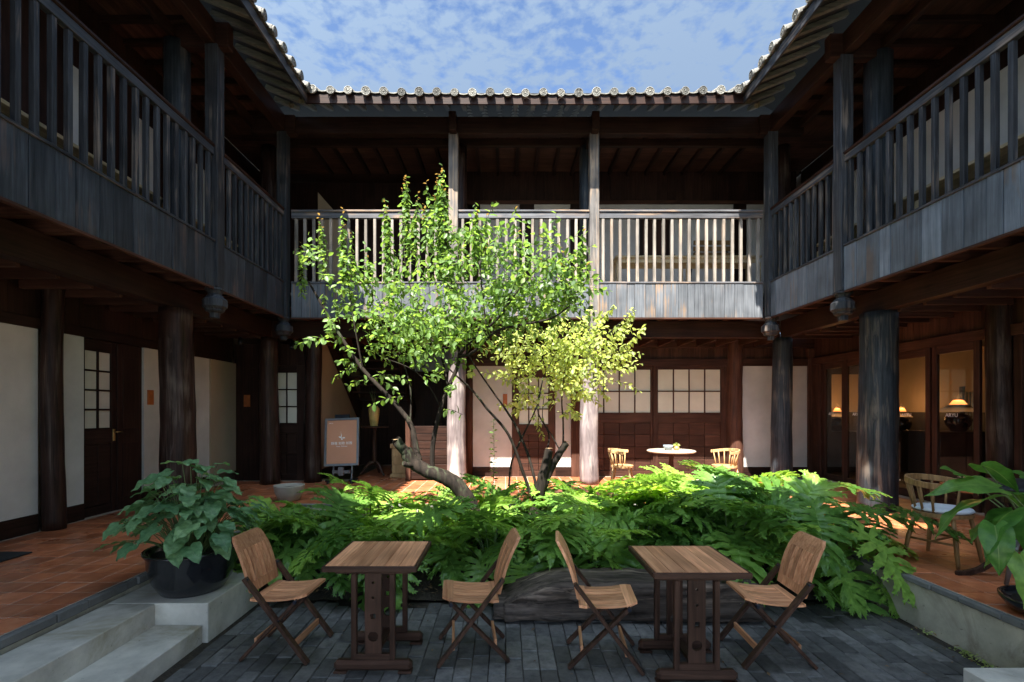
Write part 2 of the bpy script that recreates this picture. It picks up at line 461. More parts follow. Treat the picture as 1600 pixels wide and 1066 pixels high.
class MB:
    def __init__(s):
        s.v = []; s.f = []; s.sm = []; s.uv = []
    def add(s, vs, fs, smooth=False):
        b = len(s.v)
        s.v.extend([tuple(p) for p in vs])
        for f in fs:
            s.f.append([b + i for i in f]); s.sm.append(smooth)
        return s
    def box(s, x0, x1, y0, y1, z0, z1, bev=0.0, mat=None):
        if x0 > x1: x0, x1 = x1, x0
        if y0 > y1: y0, y1 = y1, y0
        if z0 > z1: z0, z1 = z1, z0
        if bev <= 0:
            vs = [(x0, y0, z0), (x1, y0, z0), (x1, y1, z0), (x0, y1, z0), (x0, y0, z1), (x1, y0, z1), (x1, y1, z1), (x0, y1, z1)]
            fs = [(3, 2, 1, 0), (4, 5, 6, 7), (0, 1, 5, 4), (1, 2, 6, 5), (2, 3, 7, 6), (3, 0, 4, 7)]
        else:
            b = min(bev, (x1 - x0) * .45, (y1 - y0) * .45, (z1 - z0) * .45)
            X = (x0, x1); Y = (y0, y1); Z = (z0, z1); vs = []; idx = {}
            for i in (0, 1):
                for j in (0, 1):
                    for k in (0, 1):
                        sx, sy, sz = (b if i == 0 else -b), (b if j == 0 else -b), (b if k == 0 else -b)
                        for a, p in (('x', (X[i], Y[j] + sy, Z[k] + sz)), ('y', (X[i] + sx, Y[j], Z[k] + sz)), ('z', (X[i] + sx, Y[j] + sy, Z[k]))):
                            idx[(i, j, k, a)] = len(vs); vs.append(p)
            I = lambda i, j, k, a: idx[(i, j, k, a)]
            fs = [
                (I(0,0,0,'x'), I(0,0,1,'x'), I(0,1,1,'x'), I(0,1,0,'x')), (I(1,0,0,'x'), I(1,1,0,'x'), I(1,1,1,'x'), I(1,0,1,'x')),
                (I(0,0,0,'y'), I(1,0,0,'y'), I(1,0,1,'y'), I(0,0,1,'y')), (I(0,1,0,'y'), I(0,1,1,'y'), I(1,1,1,'y'), I(1,1,0,'y')),
                (I(0,0,0,'z'), I(0,1,0,'z'), I(1,1,0,'z'), I(1,0,0,'z')), (I(0,0,1,'z'), I(1,0,1,'z'), I(1,1,1,'z'), I(0,1,1,'z'))]
            for j in (0, 1):
                for k in (0, 1):
                    fs.append((I(0,j,k,'y'), I(0,j,k,'z'), I(1,j,k,'z'), I(1,j,k,'y')))
            for i in (0, 1):
                for k in (0, 1):
                    fs.append((I(i,0,k,'x'), I(i,1,k,'x'), I(i,1,k,'z'), I(i,0,k,'z')))
            for i in (0, 1):
                for j in (0, 1):
                    fs.append((I(i,j,0,'x'), I(i,j,0,'y'), I(i,j,1,'y'), I(i,j,1,'x')))
            for i in (0, 1):
                for j in (0, 1):
                    for k in (0, 1):
                        fs.append((I(i,j,k,'x'), I(i,j,k,'y'), I(i,j,k,'z')))
        if mat is not None:
            vs = [mat @ Vector(p) for p in vs]
        return s.add(vs, fs)
    def bar(s, a, b, w, h, up=(0, 0, 1), bev=0.003):
        """box of section w x h from a to b"""
        a = Vector(a); b = Vector(b); d = b - a; L = d.length; z = d.normalized()
        u = Vector(up)
        if abs(u.dot(z)) > 0.98: u = Vector((0, 1, 0))
        x = u.cross(z).normalized(); y = z.cross(x)
        m = Matrix((x, y, z)).transposed().to_4x4(); m.translation = a
        return s.box(-w / 2, w / 2, -h / 2, h / 2, 0, L, bev, m)
    def tube(s, pts, rad, n=8, cap=True, smooth=True, jitter=0.0, seed=0):
        pts = [Vector(p) for p in pts]
        if isinstance(rad, (int, float)): rad = [rad] * len(pts)
        rings = []; prev = None
        for i, p in enumerate(pts):
            d = (pts[min(i + 1, len(pts) - 1)] - pts[max(i - 1, 0)]).normalized()
            if prev is None:
                u = Vector((0, 0, 1)) if abs(d.z) < 0.9 else Vector((1, 0, 0))
                x = u.cross(d).normalized()
            else:
                x = (prev - d * prev.dot(d)).normalized()
            prev = x; y = d.cross(x)
            ring = []
            for k in range(n):
                a = 2 * pi * k / n
                r = rad[i]
                if jitter:
                    r *= 1 + jitter * noise.noise(Vector((cos(a) * 1.3 + seed, sin(a) * 1.3, i * 0.35 + seed)))
                ring.append(p + x * cos(a) * r + y * sin(a) * r)
            rings.append(ring)
        vs = [v for r in rings for v in r]; fs = []
        for i in range(len(rings) - 1):
            for k in range(n):
                k2 = (k + 1) % n
                fs.append((i * n + k, i * n + k2, (i + 1) * n + k2, (i + 1) * n + k))
        s.add(vs, fs, smooth)
        if cap:
            b = len(s.v) - len(vs)
            s.f.append([b + k for k in reversed(range(n))]); s.sm.append(False)
            e = b + (len(rings) - 1) * n
            s.f.append([e + k for k in range(n)]); s.sm.append(False)
        return s
    def lathe(s, prof, n=24, c=(0, 0, 0), smooth=True, closed=False, rot=0.0):
        vs = []; fs = []
        for (r, z) in prof:
            for k in range(n):
                a = 2 * pi * k / n + rot
                vs.append((c[0] + r * cos(a), c[1] + r * sin(a), c[2] + z))
        for i in range(len(prof) - 1):
            for k in range(n):
                k2 = (k + 1) % n
                fs.append((i * n + k, i * n + k2, (i + 1) * n + k2, (i + 1) * n + k))
        fs.append(list(reversed(range(n))))
        fs.append([(len(prof) - 1) * n + k for k in range(n)])
        return s.add(vs, fs, smooth)
    def prism(s, poly, z0, z1, mat=None, smooth=False):
        n = len(poly)
        vs = [(x, y, z0) for x, y in poly] + [(x, y, z1) for x, y in poly]
        if mat is not None: vs = [mat @ Vector(p) for p in vs]
        fs = [list(reversed(range(n))), [n + i for i in range(n)]]
        fs += [(i, (i + 1) % n, n + (i + 1) % n, n + i) for i in range(n)]
        return s.add(vs, fs, smooth)
    def mesh(s, name, mat=None):
        me = bpy.data.meshes.new(name)
        me.from_pydata(s.v, [], s.f)
        me.polygons.foreach_set('use_smooth', s.sm)
        if mat is not None: me.materials.append(mat)
        me.update()
        return me
    def build(s, name, mat, parent=None, world=None):
        me = s.mesh(name, mat)
        o = bpy.data.objects.new(name, me)
        return put(o, parent, world)

def inst(me, name, parent, m):
    o = bpy.data.objects.new(name, me)
    return put(o, parent, m if isinstance(m, Matrix) else Matrix.Translation(m))

def copy_tree(o, parent=None):
    c = o.copy(); COL.objects.link(c)
    W[c] = W[o].copy()
    if parent is not None:
        c.parent = parent
    for ch in list(o.children):
        copy_tree(ch, c)
    return c

def catmull(pts, sub=6):
    P = [Vector(p) for p in pts]; out = []
    for i in range(len(P) - 1):
        p0 = P[max(i - 1, 0)]; p1 = P[i]; p2 = P[i + 1]; p3 = P[min(i + 2, len(P) - 1)]
        for k in range(sub):
            t = k / sub
            out.append(0.5 * ((2 * p1) + (-p0 + p2) * t + (2 * p0 - 5 * p1 + 4 * p2 - p3) * t * t + (-p0 + 3 * p1 - 3 * p2 + p3) * t ** 3))
    out.append(P[-1])
    return out

def lerp(a, b, t): return a + (b - a) * t

def text_mesh(body, size, mat, name, parent, world, extrude=0.0008):
    cu = bpy.data.curves.new(name + '_curve', 'FONT')
    cu.body = body; cu.size = size; cu.align_x = 'CENTER'; cu.align_y = 'CENTER'; cu.extrude = extrude
    o = bpy.data.objects.new(name + '_tmp', cu)
    COL.objects.link(o)
    bpy.context.view_layer.update()
    dg = bpy.context.evaluated_depsgraph_get()
    me = bpy.data.meshes.new_from_object(o.evaluated_get(dg))
    me.name = name
    bpy.data.objects.remove(o)
    me.materials.clear(); me.materials.append(mat)
    r = bpy.data.objects.new(name, me)
    return put(r, parent, world)

def PX(x, y, d):
    """point seen at pixel (x, y) of the 1600-wide photograph at depth d"""
    return Vector(((x - 790) * d / 750, d, 1.75 + (642 - y) * d / 750))

# ------------------------------------------------------------------ plan of the courtyard (metres)
XL, XR, YB, YF = -3.86, 4.62, 8.45, 0.95           # balcony faces
XLC, XRC, YBC = -4.44, 5.20, 9.03                   # round columns
XLW, XRW, YBW = -5.32, 6.40, 10.0                   # ground floor walls
YUW = 10.4                                          # upper rear wall
EL, ER, EB, EF = -3.24, 3.88, 7.80, 1.60            # eave lines
TL, TR, TB = -3.03, 3.35, 7.05                      # terrace edges
TZ = 0.38

# ------------------------------------------------------------------ ground
g = MB().box(-40, 40, -30, 50, -0.6, -0.10).build('ground', M['soil']); tag(g, kind='structure')
pav = MB().box(TL, TR, 0.6, 4.42, -0.1, -0.012).build('courtyard_paving', M['soil']); tag(pav, kind='structure')
def paver_mesh(i):
    rr = random.Random(i)
    m = MB(); w, l = 0.1125, 0.238
    m.box(-w / 2, w / 2, -l / 2, l / 2, -0.05, 0, 0.005)
    m.v = [(x + rr.uniform(-.0015, .0015), y + rr.uniform(-.0015, .0015), z) for x, y, z in m.v]
    return m.mesh('paver', M['paver'])
pms = [paver_mesh(i) for i in range(5)]
cells = []
nx = int((TR - TL) / 0.1165)
for i in range(nx):
    x = TL + 0.06 + i * 0.1165
    off = R.uniform(0, 0.24)
    for j in range(16):
        y = 0.6 + off + j * 0.242
        if y > 4.36: continue
        if x < -2.25 and y < 4.38: continue
        cells.append((x, y))
vis = sorted([c for c in cells if c[1] > 2.95 and abs(c[0]) < c[1] * 1.1 + 0.1], key=lambda c: c[1])[:300]
vs_ = set(vis)
for (x, y) in vis:
    m = Matrix.Translation((x, y, R.uniform(-.004, .004))) @ Euler((R.uniform(-.012, .012), R.uniform(-.012, .012), R.uniform(-.008, .008))).to_matrix().to_4x4()
    inst(R.choice(pms), 'paver', pav, m)
rest = MB()
for (x, y) in cells:
    if (x, y) not in vs_:
        dz = R.uniform(-.004, .004)
        rest.box(x - .0562, x + .0562, y - .119, y + .119, -.05, dz, 0.005)
rest = rest.build('paver_field', M['paver'], pav); tag(rest, kind='stuff')

# garden bed
N = 70
bed = MB(); vs = []; fs = []
for j in range(N + 1):
    for i in range(N + 1):
        x = lerp(TL, TR, i / N); y = lerp(4.40, TB, j / N)
        e = min(1, (y - 4.40) / 0.3)
        z = 0.015 + e * (0.06 + 0.10 * noise.noise(Vector((x * 1.3, y * 1.3, 0))) * e) + 0.02 * noise.noise(Vector((x * 9, y * 9, 3)))
        vs.append((x, y, z))
for j in range(N):
    for i in range(N):
        a = j * (N + 1) + i
        fs.append((a, a + 1, a + N + 2, a + N + 1))
bed.add(vs, fs, True)
bed = bed.build('garden_soil', M['soil']); tag(bed, kind='structure')
lit = MB()
for k in range(900):
    x = R.uniform(-2.3, 3.2); y = 4.42 + abs(R.gauss(0, 0.35)); s = R.uniform(0.008, 0.028)
    a = R.uniform(0, 6.28); z = 0.06 + R.uniform(0, .03)
    e = Matrix.Translation((x, y, z)) @ Euler((R.uniform(-.5, .5), R.uniform(-.5, .5), a)).to_matrix().to_4x4()
    lit.add([e @ Vector(p) for p in ((-s, 0, 0), (0, -s * .5, .004), (s, 0, 0), (0, s * .5, .004))], [(0, 1, 2, 3)])
lit = lit.build('leaf_litter', M['litter']); tag(lit, 'dry leaf crumbs scattered on the dark soil at the front of the bed', 'leaf litter', kind='stuff')

# terraces -------------------------------------------------------------
TS = 0.22
tm = []
for i in range(4):
    rr = random.Random(50 + i); m = MB(); h = TS / 2 - 0.0042
    m.box(-h, h, -h, h, -0.012, 0, 0.002)
    m.v = [(x + rr.uniform(-.001, .001), y + rr.uniform(-.001, .001), z) for x, y, z in m.v]
    tm.append(m.mesh('tile', M['tile']))
def terrace(name, boxes, wallmat, cellf):
    b = MB()
    for bx in boxes: b.box(*bx)
    base = b.build(name, wallmat); tag(base, kind='structure')
    cs = sorted(cellf, key=lambda c: c[1] * 1.0 + 0.3 * abs(c[0]))
    cs = [c for c in cs if c[1] > 2.4 and c[0] > -c[1] * 1.12 - 0.2 and c[0] < c[1] * 1.14 + 0.2] + [c for c in cs if not (c[1] > 2.4 and c[0] > -c[1] * 1.12 - 0.2 and c[0] < c[1] * 1.14 + 0.2)]
    for (x, y) in cs[:300]:
        m = Matrix.Translation((x, y, TZ + R.uniform(-.0012, .0012))) @ Euler((R.uniform(-.003, .003), R.uniform(-.003, .003), R.choice((0, pi / 2, pi)))).to_matrix().to_4x4()
        inst(R.choice(tm), 'tile', base, m)
    r = MB(); h = TS / 2 - .0042
    for (x, y) in cs[300:]:
        r.box(x - h, x + h, y - h, y + h, TZ - .012, TZ + R.uniform(-.001, .001), .002)
    if r.v:
        r = r.build('tile_field', M['tile'], base); tag(r, kind='stuff')
    return base
TG = TZ - 0.0025
cl = [(TL - 0.05 - TS * (i + .5), -1.0 + TS * (j + .5)) for i in range(11) for j in range(47) if TL - 0.05 - TS * (i + .5) > XLW + .08]
terrace('terrace_west', [(XLW - .2, TL - 0.05, -1.0, 9.6, -.1, TG)], M['grout'], cl)
cr_ = [(TR + 0.05 + TS * (i + .5), -1.0 + TS * (j + .5)) for i in range(14) for j in range(47) if TR + 0.05 + TS * (i + .5) < XRW - .08]
terrace('terrace_east', [(TR + 0.05, XRW + .1, -1.0, 9.6, -.1, TG)], M['grout'], cr_)
cb = [(TL - .05 + TS * (i + .5), TB + 0.05 + TS * (j + .5)) for i in range(29) for j in range(23)
      if TB + .05 + TS * (j + .5) < (YBW - .05 if TL + TS * i > -.9 else 11.9) and TL - .05 + TS * (i + 1) < TR + .06]
terrace('terrace_north', [(TL - 0.05, TR + .05, TB + .05, 12.4, -.1, TG)], M['grout'], cb)
# lips and risers
lip = MB()
for (xa, xb, zl) in ((TL - .05, TL, .07), (TR, TR + .05, .05)):
    y_ = -1.0
    while y_ < TB + .05:
        ye = min(TB + .05, y_ + R.uniform(.06, .42)); c_ = R.random() < .35
        dx_ = R.uniform(-.004, .004) + (.008 if c_ and xa < 0 else (-.008 if c_ else 0)) * -1
        lip.box(xa + (dx_ if xa > 0 else 0), xb + (dx_ if xa < 0 else 0), y_ + .0006, ye - .0006, TZ - zl, TZ - .002 - (R.uniform(.004, .012) if c_ else R.uniform(0, .002)), R.uniform(.004, .012))
        y_ = ye
lip.box(TL, TR, TB, TB + .05, TZ - .05, TZ - .002, .008)
lip = lip.build('terrace_lip', M['lip']); tag(lip, kind='structure')
wl = MB()
wl.box(TL - .049, TL - .02, -1.0, TB, -.1, TZ - .071)
wl.box(TR + .015, TR + .049, -1.0, TB, -.1, TZ - .051)
wl.box(TL, TR, TB + .012, TB + .049, -.1, TZ - .051)
wl = wl.build('terrace_wall', M['wallstone']); tag(wl, kind='structure')
# concrete steps on the left with the block that carries the big pot
st = thing('concrete_steps', 'pale concrete steps with a raised end block under the big black pot', 'steps', (-2.65, 3.6, 0))
MB().box(TL + .001, -2.66, -1.0, 3.645, -.05, .285, .006).build('upper_step', M['concrete'], st)
MB().box(-2.662, -2.30, -1.0, 3.64, -.05, .125, .006).build('lower_step', M['concrete'], st)
MB().box(TL + .001, -2.262, 3.645, 4.385, -.05, .286, .006).build('end_block', M['concrete'], st)
MB().box(2.76, 3.345, 1.2, 2.9, -.05, .2, .006).build('concrete_block', M['concrete'])
tag(bpy.data.objects['concrete_block'], 'pale concrete step whose worn corner shows at the lower edge beside the stained wall', 'step')

# ------------------------------------------------------------------ building wings
WING = {}
WING['B'] = thing('timber_wing', 'two-storey timber wing across the rear of the courtyard with sunlit balcony', 'building', (0.4, 9.5, TZ), 'wings around the courtyard')
WING['L'] = thing('timber_wing', 'shaded timber wing whose balcony runs above the white wall and big potted plant', 'building', (-5.0, 5, TZ), 'wings around the courtyard')
WING['R'] = thing('timber_wing', 'timber wing with blue-grey balcony above the glazed lamp-lit room', 'building', (6.0, 5, TZ), 'wings around the courtyard')
WING['F'] = thing('timber_wing', 'unseen timber wing opposite the sunlit balcony, shaped to shade and fill the foreground', 'building', (0.4, -.5, 0), 'wings around the courtyard')  # unseen; open form and roof set the foreground's shade and fill light

def grey(ax): return M['grey_' + ax]
# map local (u along face, w towards court, z) to world
def mp(face, u, w, z):
    if face == 'B': return (u, YB - w, z)
    if face == 'L': return (XL + w, u, z)
    if face == 'R': return (XR - w, u, z)
    if face == 'F': return (u, YF + w, z)
def fb(mb, face, u0, u1, w0, w1, z0, z1, bev=0.0):
    a = mp(face, u0, w0, z0); b = mp(face, u1, w1, z1)
    return mb.box(a[0], b[0], a[1], b[1], a[2], b[2], bev)
AX = {'B': 'x', 'L': 'y', 'R': 'y', 'F': 'x'}    # axis along the face
CX = {'B': 'y', 'L': 'x', 'R': 'x', 'F': 'y'}    # axis across the face

POSTS = {'B': [XL, -0.92, 1.56, XR], 'L': [YF, 3.35, 6.45, YB], 'R': [YF, 3.45, 6.64, YB], 'F': [XL, -.9, 1.56, XR]}
PW = 0.165
pend_prof = [(0.088, 3.44), (0.088, 3.40), (0.124, 3.388), (0.124, 3.366), (0.100, 3.352), (0.080, 3.31), (0.104, 3.288), (0.110, 3.272), (0.150, 3.238), (0.153, 3.145), (0.116, 3.104), (0.120, 3.094), (0.104, 3.076), (0.066, 3.064), (0.060, 2.995)]
pm_ = MB(); pp = list(reversed(pend_prof)); pm_.lathe(pp, 8, smooth=False, rot=pi / 8); pendm = pm_.mesh('pendant', M['grey_z'])
# little fluted grooves on the bulb come from a second finer octagon band
bal = {}
def post(face, u, zb, pendant, mat):
    m = MB()
    if pendant:
        fb(m, face, u - PW / 2, u + PW / 2, -PW + .03, .035, 3.40, 6.63, .006)
    else:
        fb(m, face, u - PW / 2, u + PW / 2, -PW + .03, .035, zb, 6.63, .006)
    p = m.build('post', mat, WING[face])
    # split along its length for tonal change: bracket head of the cross beam
    m = MB(); fb(m, face, u - .065, u + .065, -.6, .17, 6.60, 6.93, .01); 
    m.build('beam_end', M['brown_' + CX[face]], WING[face])
    if pendant:
        c = mp(face, u, .035 - PW / 2, 0)
        inst(pendm, 'pendant', p, Matrix.Translation(c))
    return p
def railing(face, u0, u1, mat_b, mat_r, matp, gr=None):
    w = WING[face]
    rl = pempty('railing', w, mp(face, (u0 + u1) / 2, 0, 4.0))
    a, b = u0 + PW / 2 + .001, u1 - PW / 2 - .001
    m = MB(); fb(m, face, a, b, -.075, -.005, 5.145, 5.245, .004); m.build('top_rail', mat_r, rl)
    m = MB(); fb(m, face, a, b, -.095, .015, 5.247, 5.288, .01); m.build('handrail', M['brown_' + AX[face]] if face != 'B' else mat_r, rl)
    m = MB(); fb(m, face, a, b, -.08, .014, 3.992, 4.022, .003); m.build('bottom_rail', mat_r, rl)
    key = mat_b.name
    if key not in bal:
        bal[key] = MB().box(-.024, .024, -.024, .024, 4.023, 5.144, .003).mesh('baluster', mat_b)
    n = max(2, round((b - a) / 0.156)); st_ = (b - a) / n
    for i in range(n):
        c = mp(face, a + st_ * (i + .5), -.04, 0)
        inst(bal[key], 'baluster', rl, Matrix.Translation((c[0] + (R.uniform(-.004, .004)), c[1] + R.uniform(-.004, .004), 0)) @ Matrix.Rotation(R.uniform(-.03, .03), 4, 'Z'))
    pn = pempty('balcony_panel', w, mp(face, (u0 + u1) / 2, 0, 3.4))
    u = a
    while u < b - .01:
        wd = R.uniform(.15, .27) if face != 'B' else R.uniform(.12, .2)
        e = u + wd
        if b - e < .1: e = b
        m = MB(); o = R.uniform(0, .007)
        fb(m, face, u + .003, e - .003, -.03 + o, -.004 + o, 3.392, 3.991, .003)
        m.build('plank', matp, pn)
        u = e
    m = MB(); fb(m, face, a, b, -.04, .008, 3.362, 3.391, .003); m.build('trim', M['red_' + AX[face]], pn)
    # lining behind the planks so no light leaks
    m = MB(); fb(m, face, a, b, -.06, -.032, 3.40, 3.985); m.build('lining', M['room_dark'], pn)

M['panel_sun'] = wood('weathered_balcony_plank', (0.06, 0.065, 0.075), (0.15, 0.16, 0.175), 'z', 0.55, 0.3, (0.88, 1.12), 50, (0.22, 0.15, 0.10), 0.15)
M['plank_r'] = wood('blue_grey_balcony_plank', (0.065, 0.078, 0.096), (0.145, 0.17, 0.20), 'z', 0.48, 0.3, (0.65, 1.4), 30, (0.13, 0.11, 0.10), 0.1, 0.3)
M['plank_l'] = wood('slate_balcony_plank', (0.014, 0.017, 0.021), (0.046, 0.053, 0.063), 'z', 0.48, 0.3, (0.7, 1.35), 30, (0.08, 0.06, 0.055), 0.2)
for face, us in POSTS.items():
    for k, u in enumerate(us):
        corner = (k == 0 or k == len(us) - 1)
        if corner and face in 'BF': continue        # corner posts belong to the side wings
        if face in 'LR' and k == 0: continue
        pendant = face in 'LR'
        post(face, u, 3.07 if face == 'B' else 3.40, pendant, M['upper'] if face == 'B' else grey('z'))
    if face == 'B':
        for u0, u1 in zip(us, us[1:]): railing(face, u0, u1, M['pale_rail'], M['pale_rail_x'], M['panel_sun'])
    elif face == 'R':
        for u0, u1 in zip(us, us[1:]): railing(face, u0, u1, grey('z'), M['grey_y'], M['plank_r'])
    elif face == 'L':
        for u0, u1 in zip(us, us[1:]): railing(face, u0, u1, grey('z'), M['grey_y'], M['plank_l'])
    else:
        m = MB(); fb(m, face, XL, XR, -.08, -.004, 3.39, 4.0); m.build('balcony_panel', M['plank_l'], WING['F'])
        m = MB(); fb(m, face, XL, XR, -.08, -.004, 5.15, 5.28); m.build('handrail', M['grey_x'], WING['F'])

# header beams on the posts, eave rafters, floor structure, ceilings
ends = {'B': (XL, XR), 'L': (-1.0, YB), 'R': (-1.0, YB), 'F': (XL, XR)}
full = {'B': (XLW, XRW), 'L': (-1.0, YBC), 'R': (-1.0, YBC), 'F': (XLW, XRW)}
DEP = {'B': YUW - YB, 'L': XL - XLW, 'R': XRW - XR, 'F': 2.2}
for face in 'BLRF':
    w = WING[face]; u0, u1 = ends[face]; ax = AX[face]; cx = CX[face]; D = DEP[face]
    e0 = u0 + (PW * .2 if face in 'BF' else 0); e1 = u1 - (PW * .2 if face in 'BF' else -.0)
    m = MB(); fb(m, face, e0 + .003, e1 - .003, -.14, .0, 6.635, 6.93, .006); m.build('header_beam', M['brown_' + ax], w)
    m = MB(); fb(m, face, u0 - .3, u1 + (.3 if face in 'BF' else 0), -.60, -.52, 6.70, 6.84, .006); m.build('purlin', M['brown_' + ax], w)
    # beam under the balcony, on the round columns
    m = MB(); fb(m, face, u0 - (.5 if face in 'BF' else 0), u1 + (.5 if face in 'BF' else .5), -.66, -.50, 3.115, 3.425, .006); m.build('girder', M['brown_' + ax], w)
    # cantilever joists above the girder and ceiling joists behind it
    jm = MB(); 
    if face in 'BF': jm.box(-.035, .035, -(D), -.065, 3.43, 3.55, .004)
    fj = pempty('floor_structure', w, mp(face, (u0 + u1) / 2, -.5, 3.4))
    n = int((u1 - u0) / .42)
    a0 = mp(face, 0, -.065, 3.43); 
    jmesh = None
    for i in range(n + 1):
        u = u0 + .15 + i * (u1 - u0 - .3) / n
        if face in 'BF' and not (XL < u < XR): continue
        if jmesh is None:
            m = MB(); fb(m, face, -.035, .035, -(D - .05), -.066, 3.428, 3.548, .004)
            c = mp(face, 0, 0, 0); jmesh = m.mesh('joist', M['red_' + cx])
        off = (u, 0, 0) if face in 'BF' else (0, u, 0)
        inst(jmesh, 'joist', fj, off)
    m = MB(); fb(m, face, full[face][0] + .02, full[face][1] - .02, -(D + .3), -.066, 3.55, 3.58); m.build('deck_underside', M['red_' + ax], fj)
    m = MB(); fb(m, face, full[face][0] + .02, full[face][1] - .02, -(D + .3), -.085, 3.80, 3.85); m.build('balcony_floor', M['deck_' + ax], fj)
    # walkway ceiling
    gw = {'B': YBW - YB, 'L': XL - XLW, 'R': XRW - XR, 'F': 2.0}[face]
    jm2 = None; n = int((u1 - u0 + 1.2) / .40)
    for i in range(n + 1):
        u = u0 - .55 + i * .40
        if face in 'LR' and u > YBC - .1: continue
        if jm2 is None:
            m = MB(); fb(m, face, -.028, .028, -(gw - .02), -.662, 3.085, 3.215, .004); jm2 = m.mesh('joist', M['red_' + cx])
        inst(jm2, 'joist', fj, (u, 0, 0) if face in 'BF' else (0, u, 0))
    # upper ceiling: boards and joists
    ce = pempty('ceiling', w, mp(face, (u0 + u1) / 2, -1, 6.95))
    nb = int((D - .14) / .19)
    bw = (D + .1 - .14) / nb
    for i in range(nb):
        m = MB(); fb(m, face, full[face][0] + .01, full[face][1] - .01, -(.14 + bw * i + .002), -(.14 + bw * (i + 1) - .002), 6.93 + R.uniform(0, .004), 6.955)
        m.build('ceiling_board', M['ceil_' + ax], ce)
    jm3 = None
    for i in range(int((u1 - u0) / .40) + 1):
        u = u0 + .1 + i * .40
        if jm3 is None:
            m = MB(); fb(m, face, -.032, .032, -(D + .02), -.142, 6.845, 6.925, .004); jm3 = m.mesh('joist', M['brown_' + cx])
        inst(jm3, 'joist', ce, (u, 0, 0) if face in 'BF' else (0, u, 0))

# round columns -------------------------------------------------------------
def column(face, x, y, r, z1, mat, seed, label=None):
    m = MB(); n = 20; K = 26; pts = []; rad = []
    rr = random.Random(seed); ph = rr.uniform(0, 6)
    for i in range(K + 1):
        t = i / K; z = TZ - .002 + t * (z1 - TZ)
        pts.append((x + .012 * sin(t * 5 + ph), y + .012 * cos(t * 4 + ph), z))
        rad.append(r * (1.06 - .12 * t + .025 * noise.noise(Vector((t * 6, seed, 0)))))
    m.tube(pts, rad, n, True, True, 0.05, seed)
    # drying crack: push a vertical seam inwards on the courtyard side
    kc = rr.randrange(n)
    vs = m.v
    for i in range(int(K * .15), int(K * .9)):
        j = i * n + kc; px, py, pz = vs[j]; cxy = pts[i]
        vs[j] = (cxy[0] + (px - cxy[0]) * .88, cxy[1] + (py - cxy[1]) * .88, pz)
    return m.build('column', mat, WING[face])
column('L', XLC, YBC, .17, 3.12, M['column_b'], 1)
column('L', XLC, 6.49, .205, 3.12, M['column_b'], 2)
column('L', XLC, 3.30, .20, 3.12, M['column_b'], 3)
column('L', XLW + .08, 5.56, .105, 3.3, M['column_b'], 4)
column('R', XRC, YBC, .175, 3.12, M['column_g'], 5)
column('R', XRC, 6.70, .23, 3.12, M['column_g'], 6)
column('R', XRC, 3.4, .22, 3.12, M['column_g'], 7)
column('R', XRW - .06, 6.17, .13, 3.3, M['column_b'], 8)
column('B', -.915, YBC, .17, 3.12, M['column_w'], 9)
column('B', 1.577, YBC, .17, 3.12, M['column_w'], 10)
column('B', -3.72, 9.28, .155, 3.12, M['column_b'], 11)
column('B', 4.75, YBW - .05, .155, 3.3, M['red_z'], 12)
def ucol(face, x, y, r, mat, seed):
    m = MB(); m.tube([(x, y, 3.86 + i * .5) for i in range(6)] + [(x, y, 6.70)], r, 16, True, True, .05, seed)
    m.build('upper_column', mat, WING[face])
ucol('L', XLC, 6.49, .16, M['column_g'], 20); ucol('L', XLC, YBC, .14, M['column_b'], 21)
ucol('R', XRC, 6.70, .17, M['column_g'], 22); ucol('R', XRC, YBC, .14, M['column_b'], 23)
ucol('B', -.86, YBC, .13, M['column_b'], 24); ucol('B', 1.52, YBC, .13, M['column_g'], 25)

